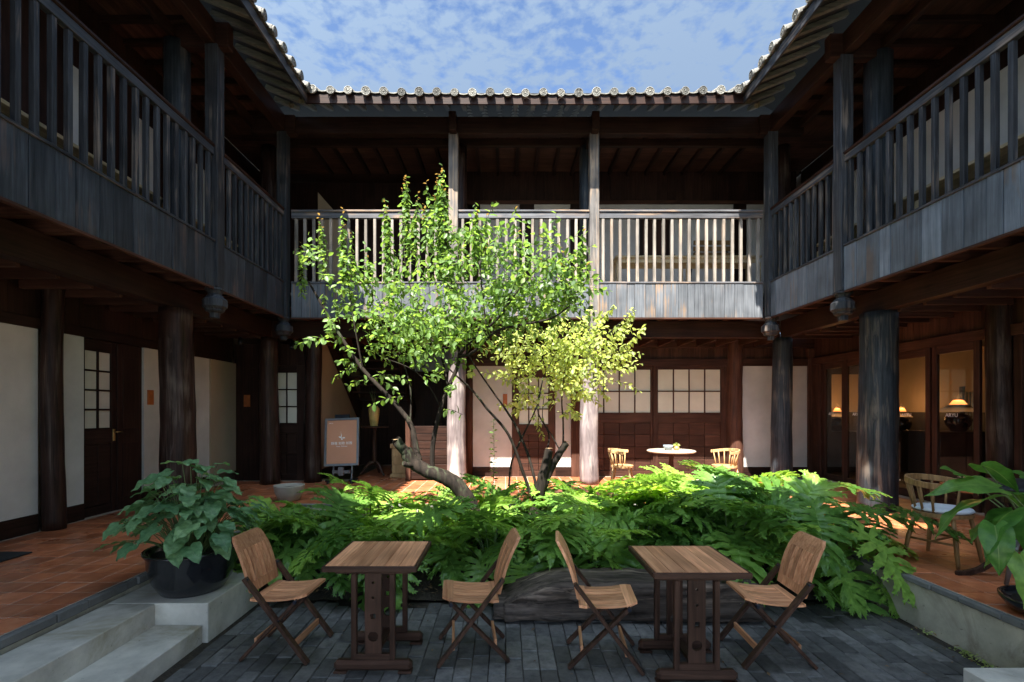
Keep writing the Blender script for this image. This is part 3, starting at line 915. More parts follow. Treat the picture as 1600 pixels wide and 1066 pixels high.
# ------------------------------------------------------------------ roofs
PITCH = 0.40
def roof_h(d): return 6.86 + PITCH * d
def eave(face):
    return {'B': (EL, ER), 'L': (EF, EB), 'R': (EF, EB), 'F': (EL, ER)}[face]
def rp(face, u, d, z):      # d = distance outwards from the eave line
    if face == 'B': return Vector((u, EB + d, z))
    if face == 'L': return Vector((EL - d, u, z))
    if face == 'R': return Vector((ER + d, u, z))
    return Vector((u, EF - d, z))
def sag(face, u):
    if face != 'B': return 0.0
    c = (EL + ER) / 2; h = (ER - EL) / 2
    return -.055 * (1 - ((u - c) / h) ** 2)
LN_OF = {'B': 4.2, 'L': 4.2, 'R': 4.2, 'F': 5.2}
rsp = 0.285
barrel = {}
for face in 'BLRF':
    LN = LN_OF[face]
    w = WING[face]; u0, u1 = eave(face); rf = pempty('roof', w, rp(face, (u0 + u1) / 2, 0, 6.9))
    # roof slab (underside and top) as a mitred trapezoid
    m = MB(); th = .05
    a, b = rp(face, u0, .0, roof_h(0)), rp(face, u1, 0, roof_h(0))
    c, d = rp(face, u1 + LN, LN, roof_h(LN)), rp(face, u0 - LN, LN, roof_h(LN))
    up = Vector((0, 0, th))
    m.add([a, b, c, d, a + up, b + up, c + up, d + up], [(0, 1, 2, 3), (7, 6, 5, 4), (0, 4, 5, 1), (1, 5, 6, 2), (2, 6, 7, 3), (3, 7, 4, 0)])
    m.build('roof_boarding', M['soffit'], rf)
    # fascia
    segs = 12; m = MB()
    for i in range(segs):
        ua, ub = lerp(u0, u1, i / segs), lerp(u0, u1, (i + 1) / segs)
        sa, sb = sag(face, ua) * .35, sag(face, ub) * .35
        vs = []
        for uu, s_ in ((ua, sa), (ub, sb)):
            for dd, zz in ((-.03, 6.735), (0, 6.735), (0, 6.875), (-.03, 6.875)):
                vs.append(rp(face, uu + (dd if i == 0 and uu == ua else 0) * 0, dd, zz + s_))
        fs = [(0, 1, 5, 4), (1, 2, 6, 5), (2, 3, 7, 6), (3, 0, 4, 7)]
        if i == 0: fs.append((3, 2, 1, 0))
        if i == segs - 1: fs.append((4, 5, 6, 7))
        m.add(vs, fs)
    m.build('fascia', M['brown_' + AX[face]] if face == 'B' else M['grey_' + AX[face]], rf)
    # eave rafters
    n = int((u1 - u0) / .285)
    for i in range(-2, n + 2):
        u = u0 + (u1 - u0) * (i + .5) / n
        m = MB(); o_ = round(max(0, u0 - u, u - u1), 3)
        if o_ > .6: continue
        p0 = rp(face, 0, .02 + o_, roof_h(.02 + o_) - .042); p1 = rp(face, 0, .72, roof_h(.72) - .042)
        key = 'rafter' + face + str(o_)
        if key not in barrel:
            m.bar(p0, p1, .075, .07, (0, 0, 1), .004)
            barrel[key] = m.mesh('rafter', M['rafter_' + CX[face]])
        inst(barrel[key], 'rafter', rf, (u, 0, 0) if face in 'BF' else (0, u, 0))
    # inner rafters seen between ceiling and eave are hidden by the header beam
    # barrel rows
    nrow = int(round((u1 - u0) / rsp)); sp = (u1 - u0) / nrow
    for i in range(-2, nrow + 3):
        u = u0 + sp * (i + .5)
        dstart = -.09
        out = max(0, u0 - u, u - u1)
        if out > 0:
            dstart = out + .05
        # one barrel row: overlapping half-round tiles
        if i < 0 or i >= nrow:
            if out > LN - 1: continue
        key = face + str(round(dstart, 2))
        if key not in barrel:
            m = MB(); d = dstart; L = .32
            while d < LN - .1:
                e = min(d + L, LN)
                vs = []; n_ = 8
                for dd, r in ((d, .072), (e + .02, .062)):
                    for k in range(n_ + 1):
                        a = pi * (-.08 + 1.16 * k / n_)
                        off = cos(a) * r; zz = roof_h(dd) + .085 + sin(a) * r
                        q = rp(face, 0, dd, zz)
                        if face in 'BF': q.x += off
                        else: q.y += off
                        vs.append(q)
                fs = [(k, k + 1, k + n_ + 2, k + n_ + 1) for k in range(n_)]
                m.add(vs, fs, True)
                d += L - .03
            barrel[key] = m.mesh('roof_tile', M['roof_tile'])
        s_ = sag(face, u) if 0 <= i < nrow else 0
        s_ += R.uniform(-.008, .008) if out == 0 else 0
        inst(barrel[key], 'roof_tile', rf, (u, 0, s_) if face in 'BF' else (0, u, s_))
        if out == 0:
            key2 = 'end' + face
            if key2 not in barrel:
                # round end with a rim and a raised pattern
                mm = MB(); prof = [(.070, 0), (.070, .028), (.060, .030), (.058, .022), (.046, .022), (.044, .028), (.038, .028), (.036, .022), (.016, .022), (.012, .032), (.002, .034)]
                mm.lathe(prof, 20)
                for k in range(8):
                    a = k * pi / 4
                    mm.box(-.004, .004, .020, .036, .020, .029, 0, Matrix.Rotation(a, 4, 'Z'))
                    mm.box(-.006, .006, .048, .062, .020, .028, 0, Matrix.Rotation(a + .39, 4, 'Z'))
                barrel[key2] = mm.mesh('tile_end', M['tile_end'])
            c = rp(face, u, -.085, roof_h(-.09) + .085 + s_)
            n_out = rp(face, 0, -1, 0) - rp(face, 0, 0, 0)
            q = n_out.to_track_quat('Z', 'Y').to_matrix().to_4x4()
            inst(barrel[key2], 'tile_end', rf, Matrix.Translation(c) @ q @ Euler((R.uniform(-.10, .10), R.uniform(-.10, .10), R.uniform(-.4, .4))).to_matrix().to_4x4() @ Matrix.Scale(R.uniform(.9, 1.06), 4))
        # pan tile between this row and the next
        if -1 <= i < nrow:
            um = u + sp / 2
            o2 = max(0, u0 - um, um - u1); ds = -.055 if o2 == 0 else o2 + .05
            key3 = 'pan' + face + str(round(ds, 2))
            if key3 not in barrel:
                m = MB(); n_ = 6; d = ds; L = .30
                while d < LN - .1:
                    e = min(d + L, LN); vs = []
                    for dd, lift in ((d, .022), (e, 0.0)):
                        for k in range(n_ + 1):
                            t = k / n_ * 2 - 1
                            q = rp(face, 0, dd, roof_h(dd) + .058 + lift + .045 * t * t)
                            if face in 'BF': q.x += t * sp * .46
                            else: q.y += t * sp * .46
                            vs.append(q)
                    low = [v - Vector((0, 0, .016)) for v in vs]
                    q_ = n_ + 1
                    fs = [(k, k + 1, k + q_ + 1, k + q_) for k in range(n_)]
                    fs += [(2 * q_ + k + q_, 2 * q_ + k + q_ + 1, 2 * q_ + k + 1, 2 * q_ + k) for k in range(n_)]
                    fs += [(k + 1, k, 2 * q_ + k, 2 * q_ + k + 1) for k in range(n_)]
                    m.add(vs + low, fs)
                    d += L - .04
                barrel[key3] = m.mesh('pan_tile', M['tile_end'])
            inst(barrel[key3], 'pan_tile', rf, (um, 0, s_) if face in 'BF' else (0, um, s_))

# ------------------------------------------------------------------ walls
# wall frame: (face, u, w, z) with w measured from the wall plane towards the court
def wp(face, u, w, z, Y0=YBW):
    if face == 'B': return (u, Y0 - w, z)
    if face == 'L': return (XLW + w, u, z)
    return (XRW - w, u, z)
def wb(mb, face, u0, u1, w0, w1, z0, z1, bev=0.0, Y0=YBW):
    a = wp(face, u0, w0, z0, Y0); b = wp(face, u1, w1, z1, Y0)
    return mb.box(a[0], b[0], a[1], b[1], a[2], b[2], bev)
def stucco(face, u0, u1, z0, z1, Y0=YBW, mat=None, skirt=True, name='wall_panel'):
    m = MB(); wb(m, face, u0, u1, -.12, 0, z0 + (.201 if skirt else 0), z1, 0, Y0); m.build(name, mat or M['stucco'], WING[face])
    if skirt:
        m = MB(); wb(m, face, u0, u1, -.12, .012, z0, z0 + .20, .003, Y0); m.build('skirting', M['brown_' + AX[face]], WING[face])
def boards(face, u0, u1, z0, z1, Y0=YBW, w=-.02, mat='brown_z', step=.16, parent=None):
    pr = parent or pempty('timber_cladding', WING[face], wp(face, (u0 + u1) / 2, 0, z0, Y0))
    u = u0
    while u < u1 - .001:
        e = u + step * R.uniform(.8, 1.2)
        if u1 - e < .06: e = u1
        m = MB(); o = R.uniform(0, .003)
        wb(m, face, u + .0012, e - .0012, w - .03 + o, w + o, z0, z1, 0, Y0)
        m.build('plank', M[mat], pr); u = e
    m = MB(); wb(m, face, u0, u1, w - .10, w - .031, z0, z1, 0, Y0); m.build('backing', M['brown_z'], pr)
def rail(face, u0, u1, z0, z1, w0=-.06, w1=.03, Y0=YBW, mat=None, name='lintel'):
    m = MB(); wb(m, face, u0, u1, w0, w1, z0, z1, .004, Y0); return m.build(name, mat or M['red_' + AX[face]], WING[face])
def door(face, u0, u1, z0, z1, g0, g1, gz0, gz1, cols, rows, Y0=YBW, tone='red', pane='paper', lower=(3, 4), handle=None, fr=.07, w=0.0, name='door', panes=True):
    d = pempty(name, WING[face], wp(face, (u0 + u1) / 2, w, z0, Y0))
    zv = M[tone + '_z']
    for a, b in ((u0, g0), (g1, u1)):
        m = MB(); wb(m, face, a, b, -.045 + w, w, z0, z1, .003, Y0)
        m.build('stile', zv, d)
    m = MB(); wb(m, face, g0 + .0005, g1 - .0005, -.045 + w, w - .002, gz1, z1, .002, Y0); m.build('top_bar', M[tone + '_' + AX[face]], d)
    # muntins
    mun = MB(); t = .012
    for i in range(1, cols):
        u = lerp(g0, g1, i / cols); wb(mun, face, u - t, u + t, -.035 + w, w - .004, gz0, gz1, .002, Y0)
    for j in range(1, rows):
        z = lerp(gz0, gz1, j / rows); wb(mun, face, g0, g1, -.033 + w, w - .006, z - t, z + t, .002, Y0)
    wb(mun, face, g0, g1, -.04 + w, w - .003, gz0 - .012, gz0 + .012, .002, Y0)
    mun.build('muntin', zv, d)
    if panes:
        for i in range(cols):
            for j in range(rows):
                a, b = lerp(g0, g1, i / cols), lerp(g0, g1, (i + 1) / cols)
                c, e = lerp(gz0, gz1, j / rows), lerp(gz0, gz1, (j + 1) / rows)
                m = MB(); wb(m, face, a + .002, b - .002, -.030 + w, -.024 + w, c + .002, e - .002, 0, Y0); m.build('pane', M[pane], d)
    # lower part: rail, then recessed boards on a grid
    lz = gz0 - .20 if lower else gz0 - .012
    if lower:
        m = MB(); wb(m, face, g0 + .0005, g1 - .0005, -.045 + w, w - .002, lz, gz0 - .013, .003, Y0); m.build('lock_rail', M[tone + '_' + AX[face]], d)
        nc, nr = lower
        for i in range(nc):
            for j in range(nr):
                a, b = lerp(g0, g1, i / nc), lerp(g0, g1, (i + 1) / nc)
                c, e = lerp(z0 + .12, lz, j / nr), lerp(z0 + .12, lz, (j + 1) / nr)
                m = MB(); wb(m, face, a + .004, b - .004, -.04 + w, -.012 + w, c + .004, e - .004, .004, Y0); m.build('panel', M[tone + '_' + AX[face]], d)
        m = MB(); wb(m, face, g0 + .0005, g1 - .0005, -.045 + w, w - .002, z0, z0 + .118, .003, Y0); m.build('bottom_bar', M[tone + '_' + AX[face]], d)
    if handle:
        hu, hz = handle
        m = MB(); a = wp(face, hu, w + .0, hz, Y0); b = wp(face, hu, w + .05, hz, Y0)
        m.tube([a, b], .009, 8); c = wp(face, hu + .09, w + .05, hz, Y0)
        m.tube([b, c], .008, 8); wb(m, face, hu - .02, hu + .02, w, w + .006, hz - .12, hz + .04, .002, Y0)
        m.build('handle', M['brass'], d)
    return d

ZD = 2.68                                    # head of doors and white panels
# rear wall, ground floor -------------------------------------------------
m = MB(); m.tube([(-.765, YBW + .02, TZ), (-.765, YBW + .02, 3.3)], .085, 14, True, True, .05, 31); m.build('wall_post', M['red_z'], WING['B'])
stucco('B', -.68, .13, TZ, ZD)
door('B', .131, 1.04, TZ, ZD, .28, .89, 1.46, 2.44, 3, 3, lower=(3, 5), tone='red')
stucco('B', 1.041, 1.36, TZ, ZD)
m = MB(); wb(m, 'B', 1.36, 1.54, -.1, .05, TZ, 3.05, .01); m.build('wall_post', M['red_z'], WING['B'])
door('B', 1.541, 3.10, TZ, ZD, 1.73, 3.03, 1.70, 2.61, 4, 2, lower=(4, 4), w=-.03, name='sliding_door')
door('B', 3.07, 4.60, TZ, ZD, 3.17, 4.47, 1.70, 2.61, 4, 2, lower=(4, 4), w=.02, name='sliding_door')
stucco('B', 4.80, 6.28, TZ, ZD)
m = MB(); wb(m, 'B', 6.28, 6.42, -.1, .04, TZ, 3.05, .01); m.build('wall_post', M['red_z'], WING['B'])
rail('B', -.85, 6.45, ZD + .002, 2.83)
boards('B', -.85, 6.45, 2.832, 3.06, mat='red_z')
rail('B', -.85, 6.45, 3.062, 3.26, -.06, .02, mat=M['red_x'], name='ledger')
pl = MB().box(.0, .09, YBW - .02, YBW - .001, 1.83, 2.10, .003)
pl.v = [(x - .055 + .0, y, z) for x, y, z in pl.v]; pl.build('plaque', M['plaque'], WING['B'])
# upper rear wall
UZ0, UZ1 = 3.85, 6.22
stucco('B', -.55, .30, UZ0, UZ1, YUW, None, False)
m = MB(); wb(m, 'B', .30, .62, -.06, .02, UZ0, UZ1, .004, YUW); m.build('upper_door', M['brown_z'], WING['B'])
stucco('B', .62, 1.40, UZ0, UZ1, YUW, None, False)
m = MB(); wb(m, 'B', 1.40, 1.75, -.06, .03, UZ0, UZ1, .004, YUW); m.build('upper_post', M['brown_z'], WING['B'])
stucco('B', 1.75, 4.93, UZ0, UZ1, YUW, None, False)
m = MB(); wb(m, 'B', 4.93, 5.20, -.06, .04, UZ0, UZ1, .004, YUW); m.build('upper_post', M['brown_z'], WING['B'])
stucco('B', 5.20, 6.3, UZ0, UZ1, YUW, None, False)
m = MB(); wb(m, 'B', .72, .80, .001, .02, 5.55, 5.83, .003, YUW); m.build('plaque', M['plaque'], WING['B'])
sh = pempty('shutter', WING['B'], (3.2, YUW, 5.1))
m = MB(); wb(m, 'B', 2.90, 2.96, 0.001, .04, 5.12, 5.90, .003, YUW); wb(m, 'B', 3.50, 3.56, 0.001, .04, 5.12, 5.90, .003, YUW); wb(m, 'B', 2.82, 3.66, .001, .06, 5.07, 5.118, .003, YUW)
wb(m, 'B', 2.961, 3.499, 0.001, .04, 5.86, 5.90, .002, YUW); m.build('shutter_frame', M['brown_z'], sh)
for i in range(5):
    m = MB(); wb(m, 'B', 2.965 + i * .107, 2.965 + i * .107 + .102, .001, .025, 5.12, 5.858, .004, YUW); m.build('slat', M['red_z'], sh)
m = MB(); wb(m, 'B', -.9, 6.3, -.04, .02, UZ1 + .001, 6.30, .003, YUW); m.build('upper_lintel', M['red_x'], WING['B'])
boards('B', -.9, 6.3, 6.301, 6.93, YUW, 0, 'brown_z', .2)
boards('B', -5.3, -.9, UZ0, 6.93, YUW + .5, 0, 'brown_z', .25)
m = MB(); m.add([(-3.95, 10.1, 3.86), (-3.25, 10.1, 3.86), (-3.25, 10.1, 5.55), (-3.95, 10.1, 6.35), (-3.95, 10.2, 3.86), (-3.25, 10.2, 3.86), (-3.25, 10.2, 5.55), (-3.95, 10.2, 6.35)],
    [(0, 1, 2, 3), (7, 6, 5, 4), (0, 4, 5, 1), (1, 5, 6, 2), (2, 6, 7, 3), (3, 7, 4, 0)]); m.build('stairwell_wall', M['stucco_tan'], WING['B'])
m = MB(); m.box(-.95, -.86, 9.2, 10.9, 3.85, 6.93); m.build('upper_partition', M['brown_z'], WING['B'])
# stair recess on the left of the rear wing ---------------------------------
m = MB(); m.box(-3.84, -3.70, 9.4, 13.0, TZ + .2, 3.3); m.build('stair_wall', M['stucco_tan'], WING['B'])
m = MB(); m.box(-3.84, -3.69, 9.4, 13.0, TZ, TZ + .2); m.build('skirting', M['brown_y'], WING['B'])
boards('B', -3.7, -.7, TZ, 3.4, 12.2, 0, 'brown_z', .22)
m = MB(); m.box(-.86, -.72, YBW + .05, 12.2, TZ, 3.4); m.build('recess_side_wall', M['brown_y'], WING['B'])
stair = pempty('staircase', WING['B'], (-2.9, 11, 0.4))
m = MB(); m.bar((-3.66, 9.75, 3.48), (-3.66, 12.1, 1.70), .05, .42, (0, 0, 1), .004); m.build('stringer', M['brown_y'], stair)
m = MB(); m.bar((-2.30, 9.75, 3.48), (-2.30, 12.1, 1.70), .05, .34, (0, 0, 1), .004); m.build('stringer', M['brown_y'], stair)
for i in range(9):
    t = i / 9
    m = MB(); yy = lerp(9.95, 12.0, t); zz = lerp(3.36, 1.86, t); m.box(-3.63, -2.33, yy - .13, yy + .13, zz - .02, zz + .02, .004); m.build('tread', M['brown_x'], stair)
m = MB(); m.box(-2.28, -1.3, 12.05, 12.12, 2.74, 3.28); m.build('pale_wall_strip', M['bowl'], WING['B'])  # grey-white strip of the recess wall, no window
# low timber partition
lp = thing('low_partition', 'low dark slatted timber partition with reddish end post behind the leaning trunk', 'partition', (-1.5, 9.45, TZ))
m = MB(); m.box(-1.96, -1.86, 9.38, 9.5, TZ, 1.56, .006); m.build('post', M['red_z'], lp)
for j in range(7):
    m = MB(); m.box(-1.858, -1.08, 9.42, 9.45, TZ + .03 + j * .15, TZ + .03 + j * .15 + .14, .004); m.build('slat', M['brown_x'], lp)
# left corner: dark panelled wall with a door facing the court -----------------
boards('B', -5.32, -4.86, TZ, 3.06, 9.42, 0, 'brown_z', .2)
m = MB(); m.box(-5.13, -5.01, 9.40, 9.421, 1.83, 2.06, .003); m.build('plaque', M['plaque'], WING['B'])
door('B', -4.86, -3.86, TZ, 2.64, -4.50, -4.10, 1.50, 2.50, 2, 3, 9.42, 'brown', lower=(2, 2))
boards('B', -4.86, -3.7, 2.642, 3.06, 9.42, 0, 'brown_z', .2)
# left wing wall, ground floor ---------------------------------------------------
stucco('L', -1.0, 5.46, TZ, ZD)
stucco('L', 5.66, 6.055, TZ, ZD)
door('L', 6.056, 6.62, TZ, ZD, 6.13, 6.54, 1.51, 2.53, 2, 4, tone='brown', lower=(2, 1), handle=(6.58, 1.46), w=-.05)
m = MB(); wb(m, 'L', 6.62, 7.06, -.12, -.03, TZ, ZD, .004); m.build('door_leaf', M['brown_z'], WING['L'])
m = MB()
for z0_, z1_ in ((.55, 1.3), (1.5, 2.5)): wb(m, 'L', 6.70, 6.98, -.031, -.02, z0_, z1_, .003)
m.build('door_panel', M['brown_z'], WING['L'])
stucco('L', 7.06, 7.60, TZ, ZD)
stucco('L', 7.60, 8.62, TZ, ZD)
m = MB(); wb(m, 'L', 8.62, 9.42, -.12, .03, TZ + .2, ZD); m.build('wall_panel', M['stucco_tan'], WING['L'])
m = MB(); wb(m, 'L', 7.12, 7.235, .001, .02, 1.84, 2.06, .003); m.build('plaque', M['plaque'], WING['L'])
rail('L', -1.0, 9.3, ZD + .002, 2.80, -.06, .02, mat=M['brown_y'])
boards('L', -1.0, 9.4, 2.801, 3.4, mat='brown_z', step=.3)
# upper wall, left wing
boards('L', -1.0, 5.8, UZ0, 6.93, mat='brown_z', step=.4, w=0)
stucco('L', 5.8, 5.98, UZ0, 6.0, skirt=False); boards('L', 5.8, 5.98, 6.001, 6.93, mat='brown_z', step=.4, w=0)
boards('L', 5.98, 6.95, UZ0, 6.93, mat='brown_z', step=.4, w=0)
stucco('L', 6.95, 7.3, UZ0, 6.0, skirt=False); boards('L', 6.95, 7.3, 6.001, 6.93, mat='brown_z', step=.4, w=0)
boards('L', 7.3, 8.1, UZ0, 6.93, mat='brown_z', step=.4, w=0)
stucco('L', 8.1, 8.5, UZ0, 6.0, skirt=False); boards('L', 8.1, 8.5, 6.001, 6.93, mat='brown_z', step=.4, w=0)
boards('L', 8.5, 10.9, UZ0, 6.93, mat='brown_z', step=.4, w=0)
# right wing glazed front -----------------------------------------------------
rail('R', 5.9, 9.98, 2.70, 2.84, -.08, .04, mat=M['red_y'])
boards('R', -1.0, 9.98, 2.842, 3.4, mat='red_z', step=.25)
def gdoor(u0, u1, w, text=None):
    d = pempty('glass_door', WING['R'], wp('R', (u0 + u1) / 2, w, TZ))
    m = MB(); s = .085
    wb(m, 'R', u0, u0 + s, w - .045, w, TZ, 2.70, .004); m.build('stile', M['red_z'], d)
    m = MB(); wb(m, 'R', u1 - s, u1, w - .045, w, TZ, 2.70, .004); m.build('stile', M['red_z'], d)
    m = MB(); wb(m, 'R', u0 + s, u1 - s, w - .044, w - .002, 2.58, 2.699, .003); m.build('door_rail', M['red_y'], d)
    m = MB(); wb(m, 'R', u0 + s, u1 - s, w - .044, w - .002, TZ + .001, TZ + .12, .003); m.build('door_rail', M['red_y'], d)
    m = MB(); wb(m, 'R', u0 + s + .001, u1 - s - .001, w - .028, w - .022, TZ + .121, 2.579); m.build('pane', M['glass'], d)
    if text:
        c = wp('R', (u0 + u1) / 2 + .06, w - .018, 1.685)
        wm = Matrix.Translation(c) @ Matrix.Rotation(-pi / 2, 4, 'Z') @ Matrix.Rotation(pi / 2, 4, 'X')
        text_mesh(text, .075, M['white'], 'lettering', d, wm)
gdoor(9.06, 9.70, 0, 'ARYU'); gdoor(8.30, 9.02, .045, 'ARYU'); gdoor(7.24, 8.02, 0, 'ARYU'); gdoor(6.44, 7.16, .045, 'ARYU')
for a_, b_, w_ in ((9.70, 9.98, .03), (5.93, 6.03, .02), (8.03, 8.29, -.02), (6.031, 6.43, -.03)):
    m = MB(); wb(m, 'R', a_, b_, -.1, w_, TZ, 2.70, .004); m.build('wall_post', M['red_z'], WING['R'])
m = MB(); wb(m, 'R', 5.2, 5.93, -.1, -.05, TZ, 2.7, .004); m.build('door_leaf', M['brown_z'], WING['R'])
stucco('R', -1.0, 5.2, TZ, 2.70)
# lamp-lit room
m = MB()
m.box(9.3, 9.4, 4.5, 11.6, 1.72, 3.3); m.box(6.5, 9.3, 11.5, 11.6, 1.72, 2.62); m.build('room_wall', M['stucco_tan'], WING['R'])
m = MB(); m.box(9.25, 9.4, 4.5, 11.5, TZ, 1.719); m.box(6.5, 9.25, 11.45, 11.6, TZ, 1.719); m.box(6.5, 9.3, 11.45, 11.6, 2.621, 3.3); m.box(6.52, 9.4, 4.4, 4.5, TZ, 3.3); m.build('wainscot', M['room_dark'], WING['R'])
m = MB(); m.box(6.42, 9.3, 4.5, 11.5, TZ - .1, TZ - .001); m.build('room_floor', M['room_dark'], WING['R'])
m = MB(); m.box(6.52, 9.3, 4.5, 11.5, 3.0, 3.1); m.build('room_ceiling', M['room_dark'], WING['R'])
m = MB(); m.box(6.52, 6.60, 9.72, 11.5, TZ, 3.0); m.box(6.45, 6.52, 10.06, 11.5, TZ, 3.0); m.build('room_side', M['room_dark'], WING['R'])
# upper wall, right wing
stucco('R', 4.0, 9.4, 4.95, 6.15, skirt=False)
boards('R', -1.0, 10.4, 6.151, 6.93, mat='brown_z', step=.4, w=0)
boards('R', 4.0, 10.4, UZ0, 4.949, mat='brown_z', step=.4, w=0)
boards('R', -1.0, 4.0, UZ0, 6.15, mat='brown_z', step=.5, w=0)
boards('R', 9.4, 10.4, 4.949, 6.15, mat='brown_z', step=.5, w=0)
# unseen front wing behind the camera, wall left out to let fill light in
for x_ in (-4.4, 5.2):
    m = MB(); m.tube([(x_, -2.6, 0), (x_, -2.6, 4), (x_, -2.6, 8.4)], .2, 16); m.build('column', M['column_b'], WING['F'])
m = MB(); m.box(-12, 12, -12, -1.002, -.1, -.004); m.build('bounce_slab', M['bounce_concrete'], WING['F'])  # unseen slab added to bounce sunlight into the foreground
m = MB(); m.box(TL, TR, -1.0, .6, -.1, -.002); m.build('floor_slab', M['concrete'], WING['F'])
# back-stops so no light leaks into the galleries
m = MB(); m.box(XLW - .4, XLW - .16, -1, 12.9, -.1, 7.1); m.build('outer_wall', M['stucco_tan'], WING['L'])
m = MB(); m.box(9.42, 9.6, -1, 11.7, -.1, 4.0); m.build('outer_wall', M['stucco_tan'], WING['R'])
m = MB(); m.box(XRW + .16, XRW + .4, -1, 11, 4.0, 7.1); m.build('outer_wall', M['stucco_tan'], WING['R'])
m = MB(); m.box(-5.4, 6.5, 13.0, 13.2, -.1, 7.1); m.build('outer_wall', M['stucco_tan'], WING['B'])
m = MB(); m.box(-5.4, 6.5, 10.2, 13, 3.60, 3.78); m.build('inner_floor', M['brown_x'], WING['B'])
m = MB(); m.box(-5.4, 6.5, 10.52, 13, 6.96, 7.0); m.build('inner_ceiling', M['brown_x'], WING['B'])
# small spotlights under the left walkway ceiling
for k, (x, y) in enumerate(((-4.75, 8.6), (-4.1, 9.2))):
    s = thing('ceiling_spotlight', ['small black spotlight under the walkway ceiling above the white side wall', 'small black spotlight under the walkway ceiling beside the corner column'][k], 'spotlight', (x, y, 3.0), 'spotlights under the walkway ceiling')
    MB().tube([(x, y, 3.085), (x, y, 3.03)], .012, 8).build('mount', M['iron'], s)
    MB().tube([(x, y, 3.04), (x + .02, y - .05, 2.93)], .035, 12).build('lamp_head', M['iron'], s)

# ------------------------------------------------------------------ gallery furniture
def long_table(label, x0, x1, y0, y1, ztop, ax, grp='long pale tables on the galleries'):
    t = thing('long_table', label, 'table', ((x0 + x1) / 2, (y0 + y1) / 2, 3.85), grp)
    mt = M['blonde_' + ax]
    n = 3
    for i in range(n):
        if ax == 'x': b = (x0, x1, lerp(y0, y1, i / n) + .002, lerp(y0, y1, (i + 1) / n) - .002)
        else: b = (lerp(x0, x1, i / n) + .002, lerp(x0, x1, (i + 1) / n) - .002, y0, y1)
        MB().box(*b, ztop - .04, ztop, .004).build('plank', mt, t)
    m = MB()
    m.box(x0 + .04, x1 - .04, y0 + .04, y0 + .065, ztop - .13, ztop - .041); m.box(x0 + .04, x1 - .04, y1 - .065, y1 - .04, ztop - .13, ztop - .041)
    m.build('apron', mt, t)
    for x in (x0 + .05, (x0 + x1) / 2, x1 - .05) if ax == 'x' else (x0 + .05, x1 - .05):
        for y in (y0 + .05, y1 - .05) if ax == 'x' else (y0 + .05, (y0 + y1) / 2, y1 - .05):
            MB().box(x - .035, x + .035, y - .035, y + .035, 3.85, ztop - .131, .004).build('leg', mt, t)
    return t
long_table('long pale wooden table behind the sunlit balcony railing', 2.15, 5.0, 9.35, 9.85, 4.78, 'x')
long_table('long pale table behind the shaded railing above the white wall', -5.05, -4.62, 4.1, 8.3, 4.62, 'y')
long_table('long pale table behind the blue-grey railing above the glass doors', 5.42, 5.9, 4.3, 8.4, 4.66, 'y')
# folding bench frame on the rear gallery
ac = thing('gallery_armchair', 'dark bent-frame armchair behind the long pale table on the sunlit balcony', 'chair', (4.2, 10.05, 3.85))
MB().tube(catmull([(3.9, 10.1, 3.86), (3.88, 10.1, 4.4), (3.95, 10.1, 4.95), (4.1, 10.15, 5.35)], 4), .018, 8).build('side_frame', M['iron'], ac)
MB().tube(catmull([(4.75, 10.1, 3.86), (4.77, 10.1, 4.4), (4.70, 10.1, 4.95), (4.6, 10.15, 5.35)], 4), .018, 8).build('side_frame', M['iron'], ac)
for j in range(3):
    MB().box(3.95, 4.72, 10.08, 10.11, 4.98 + j * .13, 5.07 + j * .13, .006).build('slat', M['oak'], ac)
MB().box(3.9, 4.76, 9.9, 10.3, 4.28, 4.32, .006).build('seat', M['oak'], ac)

# ------------------------------------------------------------------ Windsor chair
def rotz(v, a):
    return (v[0] * cos(a) - v[1] * sin(a), v[0] * sin(a) + v[1] * cos(a), v[2])
def windsor(label, loc, ang, s, mats, cushion=False, grp='low-back spindle chairs'):
    """seat faces local -Y; built at origin then placed"""
    t = thing('spindle_chair', label, 'chair', (0, 0, 0), grp)
    mw, ml = mats
    seat = MB(); poly = []
    for k in range(28):
        a = 2 * pi * k / 28; r = .235 * (1 + .06 * cos(2 * a))
        poly.append((r * cos(a), r * sin(a) * .95))
    seat.prism(poly, .415, .45); seat.build('seat', mw, t)
    if cushion:
        c = MB(); c.lathe([(.02, .452), (.20, .452), (.222, .468), (.21, .486), (.10, .494), (.01, .494)], 24); c.build('cushion', M['cushion'], t)
    for sx in (-1, 1):
        for sy in (-1, 1):
            MB().tube([(sx * .15, sy * .14, .416), (sx * .185, sy * .175, .2), (sx * .21, sy * .20, 0)], [.016, .020, .014], 10).build('leg', ml, t)
    MB().tube([(-.185, -.17, .19), (-.185, .17, .19)], .010, 8).build('stretcher', ml, t)
    MB().tube([(.185, -.17, .19), (.185, .17, .19)], .010, 8).build('stretcher', ml, t)
    MB().tube([(-.185, 0, .19), (.185, 0, .19)], .010, 8).build('stretcher', ml, t)
    arc = []
    for k in range(17):
        a = lerp(-.12 * pi, 1.12 * pi, k / 16)
        arc.append((.275 * cos(a), .255 * sin(a) + .0, .70 + .035 * max(0, sin(a))))
    rl = MB()
    for p, q in zip(arc, arc[1:]):
        rl.bar(p, q, .024, .055, (0, 0, 1), .004)
    rl.build('top_rail', mw, t)
    for k in range(9):
        a = lerp(-.04 * pi, 1.04 * pi, k / 8)
        MB().tube([(.205 * cos(a), .195 * sin(a), .445), (.272 * cos(a), .252 * sin(a), .705)], .011, 8).build('spindle', mw, t)
    t.matrix_basis = Matrix.Translation(loc) @ Matrix.Rotation(ang, 4, 'Z') @ Matrix.Scale(s, 4)
    return t
